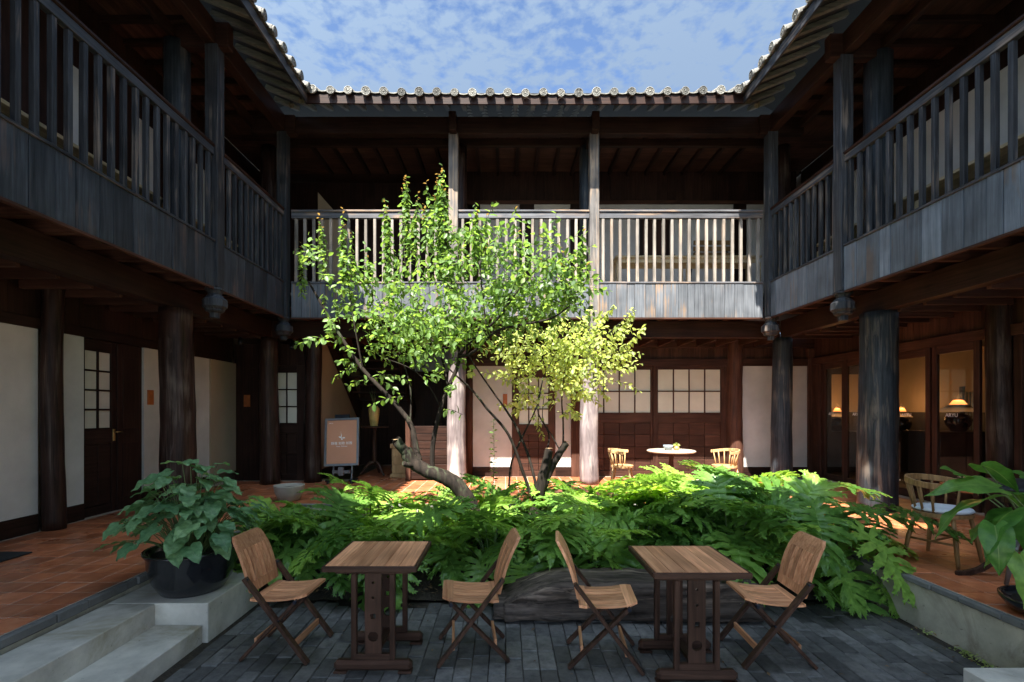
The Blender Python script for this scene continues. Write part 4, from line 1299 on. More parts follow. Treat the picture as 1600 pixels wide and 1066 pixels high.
windsor('blonde spindle chair catching sun beside the round table, nearer the dappled column', (2.05, 8.45, TZ), radians(70), .92, (M['honey'], M['honey']), grp='blonde spindle chairs at the sunlit round table')
windsor('blonde spindle chair catching sun beside the round table, nearer the white wall panel', (3.85, 8.45, TZ), radians(-75), .92, (M['honey'], M['honey']), grp='blonde spindle chairs at the sunlit round table')
windsor('worn oak spindle chair with pale cushion on the terracotta terrace', (4.02, 4.42, TZ), radians(25), 1.0, (M['oak'], M['oak']), True)
windsor('spindle chair with grey legs half hidden by the broad glossy leaves', (4.02, 3.50, TZ), radians(150), 1.0, (M['red_z'], M['grey_leg']), True)
# round table by the rear wall
rt = thing('round_pedestal_table', 'pale round pedestal table in the sun before the sliding doors', 'table', (3.0, 8.7, TZ))
MB().lathe([(.02, 1.0), (.40, 1.0), (.425, 1.012), (.425, 1.03), (.40, 1.04), (.01, 1.04)], 40, (3.0, 8.7, 0)).build('tabletop', M['stone_top'], rt)
MB().lathe([(.2, TZ), (.2, TZ + .02), (.07, TZ + .04), (.05, .7), (.035, .9), (.06, .998)], 24, (3.0, 8.7, 0)).build('pedestal', M['cherry_z'], rt)
MB().lathe([(.03, 1.041), (.05, 1.043), (.085, 1.10), (.088, 1.135), (.080, 1.135), (.074, 1.10), (.03, 1.06)], 24, (2.92, 8.62, 0)).build('ceramic_bowl', M['bowl'])
tag(bpy.data.objects['ceramic_bowl'], 'blue-grey ceramic bowl on the pale round pedestal table', 'bowl')
vz = thing('planted_vase', 'small gilt round vase with a lime green tuft on the pale round table', 'vase', (3.07, 8.62, 1.04))
MB().lathe([(.025, 1.041), (.048, 1.06), (.052, 1.09), (.035, 1.118), (.03, 1.118)], 20, (3.07, 8.62, 0)).build('vase_body', M['gold'], vz)
tf = MB()
for k in range(160):
    a = R.uniform(0, 6.28); b = R.uniform(0, 1.4); d = Vector((cos(a) * sin(b), sin(a) * sin(b), cos(b)))
    p = Vector((3.07, 8.62, 1.115)) + d * R.uniform(.02, .055); q = d.orthogonal().normalized() * .008
    tf.add([p - q, p + q, p + d * .02], [(0, 1, 2)])
tag(tf.build('foliage', M['leaf_lime'], vz), kind='stuff')
# big round table of the right terrace with S-curved legs
bt = thing('tripod_table', 'dark round table with S-curved legs on the terracotta terrace', 'table', (4.62, 4.02, TZ))
MB().lathe([(.02, 1.08), (.50, 1.08), (.52, 1.09), (.52, 1.11), (.50, 1.12), (.01, 1.12)], 40, (4.62, 4.02, 0)).build('tabletop', M['grey_x'], bt)
MB().lathe([(.05, .60), (.075, .66), (.05, .80), (.06, .95), (.045, 1.079)], 20, (4.62, 4.02, 0)).build('pedestal', M['cherry_z'], bt)
for a in (pi + .02, pi + .02 + 2.09, pi + .02 - 2.09):
    def lp_(r, z): return (4.62 + cos(a) * r, 4.02 + sin(a) * r, z)
    pts = catmull([lp_(.03, .72), lp_(.22, .74), lp_(.38, .66), lp_(.52, .52), lp_(.68, .42), lp_(.86, .395)], 5)
    mm = MB(); n = len(pts)
    for i, (p, q) in enumerate(zip(pts, pts[1:])):
        mm.bar(p, q + (q - p) * .15, .035, lerp(.085, .035, i / n), (0, 0, 1), .006)
    mm.build('leg', M['cherry_z'], bt)

# table lamps and counter in the glazed room
ct = thing('display_counter', 'dark waist-high counter behind the glass doors carrying the lamp', 'counter', (7.7, 8.2, TZ))
MB().box(7.2, 8.5, 7.95, 8.7, 1.36, 1.40, .005).build('countertop', M['room_dark'], ct)
MB().box(7.25, 8.45, 8.0, 8.65, TZ, 1.359, .004).build('cabinet_body', M['room_dark'], ct)
def table_lamp(label, x, y, z, s=1.0, e=7):
    t = thing('table_lamp', label, 'lamp', (x, y, z), 'jar lamps in the glazed room')
    MB().lathe([(.08, 0), (.10, .01), (.165, .12), (.18, .20), (.15, .27), (.07, .295), (.06, .31)], 28, (x, y, z)).build('lamp_base', M['glazed'], t)
    MB().lathe([(.28 * s, .335), (.275 * s, .335), (.055 * s, .50), (.06 * s, .502)][::1], 32, (x, y, z)).build('lamp_shade', M['shade'], t)
    MB().lathe([(.12 * s, .42), (.125 * s, .43), (.064 * s, .515), (.02, .52)], 24, (x, y, z + .012)).build('lit_cap', M['glow'], t)
    l = bpy.data.lights.new('lamp_light', 'POINT'); l.energy = e; l.color = (1.0, .52, .2); l.shadow_soft_size = .05
    lo = bpy.data.objects.new('lamp_light', l); put(lo, t, Matrix.Translation((x, y, z + .60)))
table_lamp('dark jar lamp with wide paper shade glowing on the counter behind the glass', 7.62, 8.08, 1.401, 1.0, 1.2)
table_lamp('jar lamp glowing farther back in the glazed room by the pale wall', 7.60, 11.0, 1.28, .7, 2.0)
table_lamp('jar lamp glowing behind the dark blue-grey column in the glazed room', 8.75, 10.6, 1.28, .7, 2.0)
ct2 = MB().box(7.2, 9.1, 10.75, 11.3, TZ, 1.279, .004).build('sideboard', M['room_dark']); tag(ct2, 'dark sideboard along the pale far wall of the glazed room', 'sideboard')
lat = thing('lattice_screen', 'dark lattice screen with pale bars behind the lamp in the glazed room', 'screen', (8.9, 8.6, TZ))
for i in range(4):
    MB().box(8.55 + i * .06, 8.575 + i * .06, 8.9, 8.92, 1.0, 2.1).build('slat', M['bowl'], lat)
for z in (1.0, 1.06, 1.12, 2.0, 2.06):
    MB().box(8.5, 8.8, 8.922, 8.935, z, z + .018).build('crossbar', M['bowl'], lat)
MB().box(8.45, 8.5, 8.88, 8.94, TZ, 2.2).build('frame', M['room_dark'], lat)

# ------------------------------------------------------------------ easel sign, pedestal, vase, chest, planter
es = thing('easel_sign', 'framed terracotta poster with white lettering on a black easel', 'sign', (-3.12, 9.15, TZ))
tilt = Matrix.Translation((-3.12, 9.12, .70)) @ Matrix.Rotation(radians(-9), 4, 'X') @ Matrix.Rotation(radians(-2), 4, 'Y')
def tb(name, bx, mat, bev=.004): return MB().box(*bx, bev, tilt).build(name, mat, es)
fw, fh = .33, .92
m = MB(); m.box(-fw, -fw + .045, -.02, .02, 0, fh, .006, tilt); m.box(fw - .045, fw, -.02, .02, 0, fh, .006, tilt)
m.box(-fw + .0452, fw - .0452, -.02, .02, 0, .045, .006, tilt); m.box(-fw + .0452, fw - .0452, -.02, .02, fh - .045, fh, .006, tilt); m.build('frame', M['steel'], es)
tb('poster', (-fw + .045, fw - .045, -.006, .008, .045, fh - .045), M['sign'], 0)
tb('clip', (-.14, .14, -.01, .03, fh + .002, fh + .07), M['iron'])
TM = tilt @ Matrix.Translation((0, -.0085, 0)) @ Matrix.Rotation(pi / 2, 4, 'X')
text_mesh('\u9759\u96c5 \u5982\u6b4c \u5982\u96c5', .062, M['white'], 'lettering', es, TM @ Matrix.Translation((0, .43, 0)))
text_mesh('Times Wellness', .034, M['white'], 'lettering', es, TM @ Matrix.Translation((0, .375, 0)))
text_mesh('ARYU', .03, M['white'], 'lettering', es, TM @ Matrix.Translation((-.21, .82, 0)))
lg = MB()   # emblem: a slender stroke with a leafy foot
lg.prism([(-.012, .0), (.004, .0), (.010, .05), (-.004, .10), (-.012, .14), (-.006, .09), (-.004, .05)], 0, .001, TM @ Matrix.Translation((-.01, .53, 0)))
lg.prism([(.0, .0), (.045, -.012), (.075, .0), (.045, .018)], 0, .001, TM @ Matrix.Translation((-.005, .535, 0)))
lg.prism([(.0, .0), (-.03, -.004), (-.06, .022), (-.025, .026)], 0, .001, TM @ Matrix.Translation((-.005, .54, 0)))
lg.prism([(.0, .0), (.022, -.03), (.0, -.04), (-.016, -.02)], 0, .001, TM @ Matrix.Translation((.0, .535, 0)))
lg.build('emblem', M['white'], es)
for sx in (-1, 1):
    MB().bar((-3.12 + sx * .18, 9.17, TZ + .05), (-3.12 + sx * .16, 9.33, 1.62), .028, .02).build('leg', M['steel'], es)
    MB().box(-3.12 + sx * .22 - .05, -3.12 + sx * .22 + .05, 9.0, 9.3, TZ + .03, TZ + .07, .01).build('foot', M['iron'], es)
    MB().lathe([(.03, 0), (.03, .03)], 12, (-3.12 + sx * .22, 9.03, TZ)).build('caster', M['iron'], es)
MB().box(-3.12 - .17, -3.12 + .17, 9.09, 9.13, TZ + .18, TZ + .24, .004).build('crossbar', M['steel'], es)
MB().box(-3.12 - .05, -3.12 + .05, 9.07, 9.14, TZ + .14, TZ + .30, .004).build('clamp_box', M['steel'], es)
# tripod pedestal table
pt = thing('pedestal_stand', 'slender dark wooden pedestal stand with three curved feet', 'stand', (-2.76, 10.1, TZ))
MB().lathe([(.01, 1.40), (.28, 1.40), (.29, 1.41), (.28, 1.425), (.01, 1.425)], 32, (-2.76, 10.1, 0)).build('tabletop', M['cherry_x'], pt)
MB().lathe([(.04, .62), (.045, .7), (.038, 1.0), (.035, 1.30), (.05, 1.399)], 16, (-2.76, 10.1, 0)).build('stem', M['cherry_z'], pt)
for a in (radians(205), radians(325), radians(85)):
    pts = catmull([(-2.76 + cos(a) * r, 10.1 + sin(a) * r, z) for r, z in ((.02, .66), (.12, .64), (.22, .5), (.30, TZ + .03))], 5)
    MB().tube(pts, [lerp(.04, .018, i / len(pts)) for i in range(len(pts))], 8).build('leg', M['cherry_z'], pt)
va = thing('stoneware_vase', 'ochre stoneware vase with thin grass blades on the pedestal stand', 'vase', (-2.77, 10.1, 1.43))
MB().lathe([(.075, 1.427), (.078, 1.44), (.10, 1.60), (.115, 1.74), (.11, 1.80), (.08, 1.835), (.085, 1.85), (.07, 1.85)], 24, (-2.77, 10.1, 0)).build('vase_body', M['vase'], va)
for k in range(9):
    a = R.uniform(0, 6.28); r = R.uniform(.02, .14); p0 = Vector((-2.77, 10.1, 1.84)); p2 = p0 + Vector((cos(a) * r, sin(a) * r, R.uniform(.22, .42)))
    MB().tube([p0, p0.lerp(p2, .5) + Vector((0, 0, .05)), p2], [.005, .004, .001], 5).build('grass_blade', M['stem'], va)
# pale wooden chest
ch = thing('wooden_chest', 'pale yellow wooden drawer chest behind the cut stump', 'chest', (-2.2, 10.05, TZ))
x0, x1, y0, y1 = -2.36, -1.98, 9.85, 10.2
MB().box(x0 + .02, x1 - .02, y0 + .02, y1 - .02, TZ + .06, .98, .003).build('chest_body', M['honey'], ch)
MB().box(x0 - .01, x1 + .01, y0 - .01, y1, .982, 1.07, .004).build('lid', M['honey'], ch)
MB().box(x0 - .005, x1 + .005, y0 - .005, y1, TZ + .0, TZ + .075, .004).build('plinth', M['honey'], ch)
for j in range(3):
    MB().box(x0 + .035, x1 - .035, y0 + .005, y0 + .019, .475 + j * .17, .475 + j * .17 + .16, .003).build('drawer_front', M['honey'], ch)
# small pale bowl planter
bp = thing('bowl_planter', 'small pale clay bowl planter on the terracotta floor beside the corner column', 'planter', (-3.34, 7.25, TZ))
MB().lathe([(.12, 0), (.15, .01), (.20, .12), (.222, .225), (.222, .24), (.20, .24), (.18, .20), (.01, .20)], 32, (-3.30, 7.32, TZ)).build('bowl', M['clay'], bp)
MB().lathe([(.19, .195), (.01, .21)], 24, (-3.30, 7.32, TZ)).build('soil', M['soil'], bp)
mt_ = MB().box(-5.2, -4.55, 3.9, 4.62, TZ + .003, TZ + .016, .004).build('doormat', M['mat']); tag(mt_, 'black doormat on the terracotta floor by the white wall', 'doormat')

fl = MB()
for k in range(130):
    x = R.uniform(-2.1, 3.3); y = R.choice((R.uniform(2.9, 4.35), abs(R.gauss(0, .25)) * -1 + 4.38)); s_ = R.uniform(.008, .026); a = R.uniform(0, 6.28)
    if R.random() < .3: x = TR - abs(R.gauss(0, .10))
    e = Matrix.Translation((x, y, .012)) @ Euler((R.uniform(-.3, .3), R.uniform(-.3, .3), a)).to_matrix().to_4x4()
    fl.add([e @ Vector(p) for p in ((-s_, 0, 0), (-s_ * .2, -s_ * .45, .003), (s_, 0, 0), (-s_ * .2, s_ * .45, .003))], [(0, 1, 2, 3)])
tag(fl.build('fallen_leaves', M['litter']), 'small dry fallen leaves scattered over the grey courtyard paving', 'fallen leaves', kind='stuff')
# ------------------------------------------------------------------ courtyard tables
def court_table(label, x, y):
    t = thing('folding_table', label, 'table', (0, 0, 0), 'square wooden tables in the courtyard')
    w = .31; n = 6
    for i in range(n):
        a, b = lerp(-w + .02, w - .02, i / n), lerp(-w + .02, w - .02, (i + 1) / n)
        MB().box(a + .0012, b - .0012, -w + .02, w - .02, .716, .74, .0015).build('plank', M['tan_y'], t)
    m = MB()
    for s in (-1, 1):
        m.box(-w, w, s * (w - .02) - (0 if s > 0 else .02), s * (w - .02) + (.02 if s > 0 else 0), .700, .738, .006)
        m.box(s * (w - .02) - (0 if s > 0 else .02), s * (w - .02) + (.02 if s > 0 else 0), -w + .0205, w - .0205, .700, .738, .006)
    m.build('edge_moulding', M['cherry_x'], t)
    m = MB()
    for s in (-1, 1): m.box(-w + .06, w - .06, s * .20 - .015, s * .20 + .015, .66, .715, .003)
    m.build('apron', M['cherry_x'], t)
    for s in (-1, 1):
        yy = s * .20
        tr = MB(); tr.box(-.26, .26, yy - .035, yy + .035, .018, .085, .02); tr.box(-.26, -.17, yy - .035, yy + .035, 0, .0175, .004); tr.box(.17, .26, yy - .035, yy + .035, 0, .0175, .004)
        tr.build('foot', M['cherry_x'], t)
        MB().box(-.125, .125, yy - .016, yy + .016, .086, .125, .003).build('lower_rail', M['cherry_x'], t)
        for sx in (-1, 1):
            MB().box(sx * .128 - .018, sx * .128 + .018, yy - .018, yy + .018, .086, .66, .004).build('leg', M['cherry_z'], t)
        # splat with a round hole, a square hole and small ones: built as a grid of strips around the openings
        sp = MB(); hw = .056; y0_, y1_ = yy - .010, yy + .010
        def ring(zc, r, z0, z1, segs, sq=False):
            inner = []; outer = []
            for k in range(segs):
                a = 2 * pi * (k + .5) / segs
                ca, sa = cos(a), sin(a)
                ss = min(hw / max(abs(ca), 1e-6), ((z1 - zc) if sa > 0 else (zc - z0)) / max(abs(sa), 1e-6))
                outer.append((ca * ss, zc + sa * ss))
                rr_ = r if not sq else r / max(abs(ca), abs(sa))
                inner.append((ca * rr_, zc + sa * rr_))
            for (cxx, czz) in ((hw, z1), (-hw, z1), (-hw, z0), (hw, z0)):
                k = min(range(segs), key=lambda q: (outer[q][0] - cxx) ** 2 + (outer[q][1] - czz) ** 2)
                outer[k] = (cxx, czz)
            V = []
            for yq in (y0_, y1_):
                V += [(p[0], yq, p[1]) for p in outer] + [(p[0], yq, p[1]) for p in inner]
            s2 = segs * 2; F = []
            for k in range(segs):
                k2 = (k + 1) % segs
                F.append((k, k2, segs + k2, segs + k)); F.append((s2 + segs + k, s2 + segs + k2, s2 + k2, s2 + k))
                F.append((segs + k, segs + k2, s2 + segs + k2, s2 + segs + k)); F.append((k2, k, s2 + k, s2 + k2))
            sp.add(V, F)
        ring(.24, .034, .126, .31, 24); ring(.375, .018, .31, .44, 16, True); ring(.50, .010, .44, .55, 12); ring(.60, .009, .55, .66, 12)
        sp.build('splat', M['cherry_z'], t)
    MB().box(-.03, .03, -.184, .184, .095, .118, .003).build('stretcher', M['cherry_y'], t)
    t.matrix_basis = Matrix.Translation((x, y, .002))
    return t
court_table('square wooden table standing before the bare foot of the bed, nearer the big black pot', -.885, 3.415)
court_table('square wooden table standing in front of the charred log, nearer the stained terrace wall', 1.228, 3.29)

def folding_chair(label, x, y, ang):
    """faces local +X"""
    t = thing('folding_chair', label, 'chair', (0, 0, 0), 'slatted folding chairs at the courtyard tables')
    hw = .205; cz = M['cherry_z']
    # long legs: front foot up to backrest bolt ; short legs: rear foot up to seat front
    for s in (-1, 1):
        yy = s * hw
        MB().bar((.245, yy, .004), (-.205, yy, .585), .024, .048, (0, 1, 0)).build('leg', cz, t)
        MB().bar((-.245, yy - s * .026, .004), (.165, yy - s * .026, .435), .024, .045, (0, 1, 0)).build('leg', cz, t)
        bo = MB()
        for (bx, bz) in ((-.19, .57), (.155, .425), (.03, .285)):
            bo.tube([(bx, yy - .016 - s * .006, bz), (bx, yy + .016 + s * .006, bz)], .013, 8)
        bo.build('bolt', M['bolt'], t)
    MB().box(.13, .15, -hw + .013, hw - .013, .10, .148, .003, Matrix.Rotation(radians(0), 4, 'Y')).build('stretcher', M['tan_y'], t)
    MB().box(-.165, -.145, -hw + .05, hw - .05, .10, .145, .003).build('stretcher', M['tan_y'], t)
    # seat: side-to-side frame pieces and slats, slightly dished
    def zs(xx): return .452 - .020 * max(0, 1 - ((xx - .0) / .2) ** 2) + .012 * (xx / .2)
    fr = MB()
    x0, x1 = -.175, .215; hw2 = .19
    for (a, b) in ((x0, x0 + .055), (x1 - .075, x1)):
        K = 3
        for k in range(K):
            xa, xb = lerp(a, b, k / K), lerp(a, b, (k + 1) / K)
            hy = hw2 if b < .1 else hw2 - .035 * (k / K) ** 2
            hy2 = hw2 if b < .1 else hw2 - .035 * ((k + 1) / K) ** 2
            za, zb = zs(xa), zs(xb)
            V = [(xa, -hy, za - .018), (xb, -hy2, zb - .018), (xb, hy2, zb - .018), (xa, hy, za - .018), (xa, -hy, za), (xb, -hy2, zb), (xb, hy2, zb), (xa, hy, za)]
            fr.add(V, [(3, 2, 1, 0), (4, 5, 6, 7), (0, 1, 5, 4), (1, 2, 6, 5), (2, 3, 7, 6), (3, 0, 4, 7)])
    fr.build('seat_frame', M['tan_y'], t)
    for i in range(7):
        ya, yb = lerp(-hw2, hw2, i / 7) + .0042, lerp(-hw2, hw2, (i + 1) / 7) - .0042
        m = MB(); K = 5
        for k in range(K):
            xa, xb = lerp(x0 + .055, x1 - .075, k / K), lerp(x0 + .055, x1 - .075, (k + 1) / K)
            za, zb = zs(xa) - .001, zs(xb) - .001
            V = [(xa, ya, za - .014), (xb, ya, zb - .014), (xb, yb, zb - .014), (xa, yb, za - .014), (xa, ya, za), (xb, ya, zb), (xb, yb, zb), (xa, yb, za)]
            m.add(V, [(3, 2, 1, 0), (4, 5, 6, 7), (0, 1, 5, 4), (1, 2, 6, 5), (2, 3, 7, 6), (3, 0, 4, 7)])
        m.build('slat', M['tan_x'], t)
    # backrest: curved in side view
    def bk(z): # x as function of height
        q = (z - .46) / .39
        return -.165 - .085 * q - .06 * q * q * q
    def bpanel(m, ya, yb, za, zb, th=.018, K=4, shrink=None):
        for k in range(K):
            z0, z1 = lerp(za, zb, k / K), lerp(za, zb, (k + 1) / K)
            h0 = shrink(z0) if shrink else 1; h1 = shrink(z1) if shrink else 1
            V = []
            for off in (0, -th):
                V += [(bk(z0) + off, ya * h0, z0), (bk(z0) + off, yb * h0, z0), (bk(z1) + off, yb * h1, z1), (bk(z1) + off, ya * h1, z1)]
            m.add(V, [(0, 1, 2, 3), (7, 6, 5, 4), (0, 4, 5, 1), (1, 5, 6, 2), (2, 6, 7, 3), (3, 7, 4, 0)])
    m = MB(); hb = .185
    bow = lambda z: 1 - .10 * max(0, (z - .72) / .13) ** 1.5 - .05 * max(0, (.56 - z) / .1)
    bpanel(m, -hb, -hb + .045, .47, .80, .022, 6, bow); bpanel(m, hb - .045, hb, .47, .80, .022, 6, bow)
    bpanel(m, -hb + .0452, hb - .0452, .47, .535, .02, 2, bow)
    bpanel(m, -hb, hb, .801, .852, .022, 4, lambda z: (1 - .10 * max(0, (z - .72) / .13) ** 1.5) - (.12 * max(0, (z - .82) / .03) ** 1.3))
    bpanel(m, -hb + .0452, hb - .0452, .76, .80, .02, 2, bow)
    m.build('backrest_frame', M['tan_z'], t)
    for i in range(6):
        ya, yb = lerp(-hb + .0455, hb - .0455, i / 6) + .0085, lerp(-hb + .0455, hb - .0455, (i + 1) / 6) - .0085
        m = MB(); bpanel(m, ya, yb, .5355, .7595, .013, 4, lambda z: 1); m.build('slat', M['tan_z'], t)
    t.matrix_basis = Matrix.Translation((x, y, .002)) @ Matrix.Rotation(ang, 4, 'Z')
    return t
folding_chair('slatted folding chair beside the concrete block, its slatted back towards the big black pot', -1.60, 3.53, radians(-3))
folding_chair('slatted folding chair whose back meets the rounded end of the charred log', -.24, 3.50, radians(180 + 6))
folding_chair('slatted folding chair in front of the charred log facing the table nearer the stained wall', .69, 3.41, radians(-6))
folding_chair('slatted folding chair nearest the stained terrace wall under the big cut leaves', 1.87, 3.45, radians(180 - 3))

# ------------------------------------------------------------------ charred log bench
lgm = MB(); NX, NT = 240, 72
vs = []; fs = []
X0, X1 = -.10, 2.12
for i in range(NX + 1):
    t = i / NX; x = lerp(X0, X1, t); dx = x - X0
    hgt = .34 - .22 * max(0, 1 - dx / .62) ** 1.8 + .02 * noise.noise(Vector((dx * 3, 1, 1)))
    if dx < .09: hgt = .17
    wd = .50
    if dx < .09: wd = .42
    for k in range(NT):
        a = 2 * pi * k / NT; ca, sa = cos(a), sin(a)
        e = .42
        py = (abs(ca) ** e) * (1 if ca > 0 else -1) * wd / 2
        pz = (abs(sa) ** e) * (1 if sa > 0 else -1) * hgt / 2 + hgt / 2
        q = Vector((x, py, pz))
        dsp = .035 * noise.noise(Vector((x * 1.8, py * 3, pz * 4))) + .018 * noise.noise(Vector((x * 5, py * 12, pz * 16 + 3))) + .008 * noise.noise(Vector((x * 9, py * 30, pz * 34))) + .006 * noise.noise(Vector((x * 26, py * 34, pz * 34))) - .016 * max(0, noise.noise(Vector((x * 3.5 + 7, py * 14, pz * 17)))  - .3) * 4
        q += Vector((0, ca, sa * .6)) * dsp
        q.z = max(0.003, q.z)
        vs.append((q.x + .015 * noise.noise(Vector((q.y * 6, q.z * 6, 0))) * (1 if i in (0, NX) else 0), q.y + 4.16, q.z))
for i in range(NX):
    for k in range(NT):
        k2 = (k + 1) % NT
        fs.append((i * NT + k, (i + 1) * NT + k, (i + 1) * NT + k2, i * NT + k2))
fs.append([k for k in range(NT)]); fs.append([NX * NT + k for k in reversed(range(NT))])
lgm.add(vs, fs, True)
lgo = lgm.build('timber_log', M['log']); tag(lgo, 'massive charred timber log with a rounded end lying between the tables and the bed', 'log')

# ------------------------------------------------------------------ leaves
def finish_leaf(verts, faces, us, mat, name, smooth=True):
    me = bpy.data.meshes.new(name); me.from_pydata(verts, [], faces); me.materials.append(mat)
    me.polygons.foreach_set('use_smooth', [smooth] * len(faces))
    uv = me.uv_layers.new(name='UVMap')
    for li, l in enumerate(me.loops):
        uv.data[li].uv = (us[l.vertex_index], 0)
    me.update(); return me

def phil_leaf(seed):
    """deeply cut leaf, length 1, lying along +Y from the petiole joint; every lobe is cut again into fingers"""
    rr = random.Random(seed); V = []; U = []; F = []
    bend = rr.uniform(.08, .28)
    def mid(t): return Vector((.03 * sin(t * 3 + seed), t * .92 - .08, .09 * sin(t * 2.4) - bend * t * t))
    K = 14
    for i in range(K + 1):
        t = i / K; w = .065 + .08 * sin(pi * min(1, t * 1.02)) * (1 - .35 * t)
        c = mid(t)
        for sx in (-1, 0, 1):
            V.append(c + Vector((sx * w, 0, abs(sx) * .022))); U.append(abs(sx) * .9)
    for i in range(K):
        for j in (0, 1):
            a = i * 3 + j; F.append((a, a + 1, a + 4, a + 3))
    nl = 7
    for side in (-1, 1):
        for k in range(nl + 1):
            x = k / nl
            t = .01 + .93 * x ** .95 + rr.uniform(-.008, .008)
            root = mid(min(t, .97))
            ang = lerp(-.75, 1.12, x ** .8) + rr.uniform(-.08, .08)
            if k == 0: ang = -1.0
            ll = (.50 * sin(pi * (.22 + .60 * x)) ** .8 + .07) * rr.uniform(.85, 1.12)
            droop = rr.uniform(.02, .32); curl = rr.uniform(-.1, .35); ph = rr.uniform(0, 6.28)
            S = 7; b = len(V); base_w = .040
            rib = []
            for i in range(S + 1):
                q = i / S; aa = ang + curl * q
                d = Vector((side * cos(aa), sin(aa), 0)); nm = Vector((-sin(aa) * side, cos(aa), 0))
                p = root + d * ll * q + Vector((0, 0, .045 * sin(q * pi) - droop * q * q * ll))
                rib.append((p, d, nm))
                w = base_w * (.8 + 1.1 * sin(pi * min(1, q * .9)) ** 1.5) * (1 - q ** 4)
                z = .012 * sin(q * 16 + ph)
                V.append(p - nm * w + Vector((0, 0, .014 + z))); U.append(1)
                V.append(p); U.append(.03 if q < .8 else .5)
                V.append(p + nm * w + Vector((0, 0, .014 - z))); U.append(1)
            for i in range(S):
                for j in (0, 1):
                    a = b + i * 3 + j
                    F.append((a, a + 1, a + 4, a + 3) if side > 0 else (a + 3, a + 4, a + 1, a))
            for sg in (-1, 1):
                for qi, i in enumerate((3, 4, 5, 6)):
                    if (qi + (sg > 0)) % 2 and k in (0, nl): continue
                    p, d, nm = rib[i]
                    fl = ll * (.21 - .02 * i) * rr.uniform(.6, 1.3) + .015
                    dd = (d * rr.uniform(.75, 1.05) + nm * sg * .8).normalized(); pn = Vector((-dd.y, dd.x, 0))
                    hw = .024 * rr.uniform(.8, 1.2)
                    dz = rr.uniform(-.035, .02); b2 = len(V)
                    V += [p - d * hw * 1.0 + nm * sg * .022 + Vector((0, 0, .006)), p + d * hw * .9 + nm * sg * .022 + Vector((0, 0, .006)),
                          p + dd * fl * .62 - pn * hw * .95 + Vector((0, 0, dz * .4 + .010)), p + dd * fl * .62 + pn * hw * .95 + Vector((0, 0, dz * .4 + .010)),
                          p + dd * (fl + .022) + Vector((0, 0, dz))]
                    U += [1, 1, 1, 1, 1]
                    # order the quad so that it does not twist
                    if (V[b2 + 3] - V[b2 + 1]).length > (V[b2 + 2] - V[b2 + 1]).length:
                        V[b2 + 2], V[b2 + 3] = V[b2 + 3], V[b2 + 2]
                    q4 = (b2, b2 + 1, b2 + 3, b2 + 2); q3 = (b2 + 2, b2 + 3, b2 + 4)
                    n_ = (V[q4[1]] - V[q4[0]]).cross(V[q4[2]] - V[q4[0]])
                    if n_.z < 0: q4 = q4[::-1]; q3 = q3[::-1]
                    F += [q4, q3]
    root = mid(.95); b = len(V); S = 4
    for i in range(S + 1):
        q = i / S; w = .055 * (1 - q ** 2) ** .5 * (1 + .35 * sin(q * 12))
        p = root + Vector((0, .17 * q, -.09 * q))
        V += [p + Vector((-w, 0, .008)), p, p + Vector((w, 0, .008))]; U += [1, .03, 1]
    for i in range(S):
        for j in (0, 1):
            a = b + i * 3 + j; F.append((a, a + 1, a + 4, a + 3))
    return finish_leaf([tuple(v) for v in V], F, U, M['leaf_phil'], 'leaf', True)

def heart_leaf(seed, mat, wid=.36, point=1.0, wave=.03, droop=.35, lobes=.22):
    rr = random.Random(seed); V = []; U = []; F = []
    K, J = 14, 4
    for i in range(K + 1):
        t = i / K
        w = wid * (sin(pi * min(1, (t * .95 + .05)) ** .60)) ** .9 * (1 - .1 * t)
        if t > .98: w = .004
        c = Vector((0, t - .05, .06 * sin(t * 2.5) - droop * t * t))
        for j in range(-J, J + 1):
            s = j / J
            back = -lobes * (abs(s) ** 1.1 - .35 * abs(s) ** 4) * max(0, 1 - t * 2.0)
            z = .16 * abs(s) * w + wave * sin(t * 15 + s * 3 + seed) * abs(s) - .10 * s * s * w
            V.append(c + Vector((s * w, back, z))); U.append(abs(s))
    n = 2 * J + 1
    for i in range(K):
        for j in range(n - 1):
            a = i * n + j; F.append((a, a + 1, a + n + 1, a + n))
    return finish_leaf([tuple(v) for v in V], F, U, mat, 'leaf')

phil = [phil_leaf(i) for i in range(6)]
pot_l = [heart_leaf(i, M['leaf_pot'], .38, 1, .05, .20, .26) for i in range(5)]
big_l = [heart_leaf(i + 20, M['leaf_big'], .30, 1, .03, .45, .20) for i in range(4)]

def plant_leaf(parent, meshes, base, joint, size, yaw, pitch, roll, stem_r=.008, stem=True, name='leaf'):
    """leaf joined at 'joint', pointing along yaw (heading) and tilted down by pitch"""
    if stem:
        b = Vector(base); j = Vector(joint); c = b.lerp(j, .5) + Vector((0, 0, .12 * (j - b).length)) + (b - j) * Vector((.12, .12, 0))
        pts = [b, b.lerp(c, .5) + Vector((0, 0, .01)), c, c.lerp(j, .55) + Vector((0, 0, .02)), j]
        MB().tube(pts, [stem_r, stem_r * .9, stem_r * .8, stem_r * .7, stem_r * .5], 6).build('stalk', M['stem'], parent)
    m = Matrix.Translation(joint) @ Matrix.Rotation(yaw, 4, 'Z') @ Matrix.Rotation(-pitch, 4, 'X') @ Matrix.Rotation(roll, 4, 'Y') @ Matrix.Scale(size, 4)
    return inst(R.choice(meshes), name, parent, m)

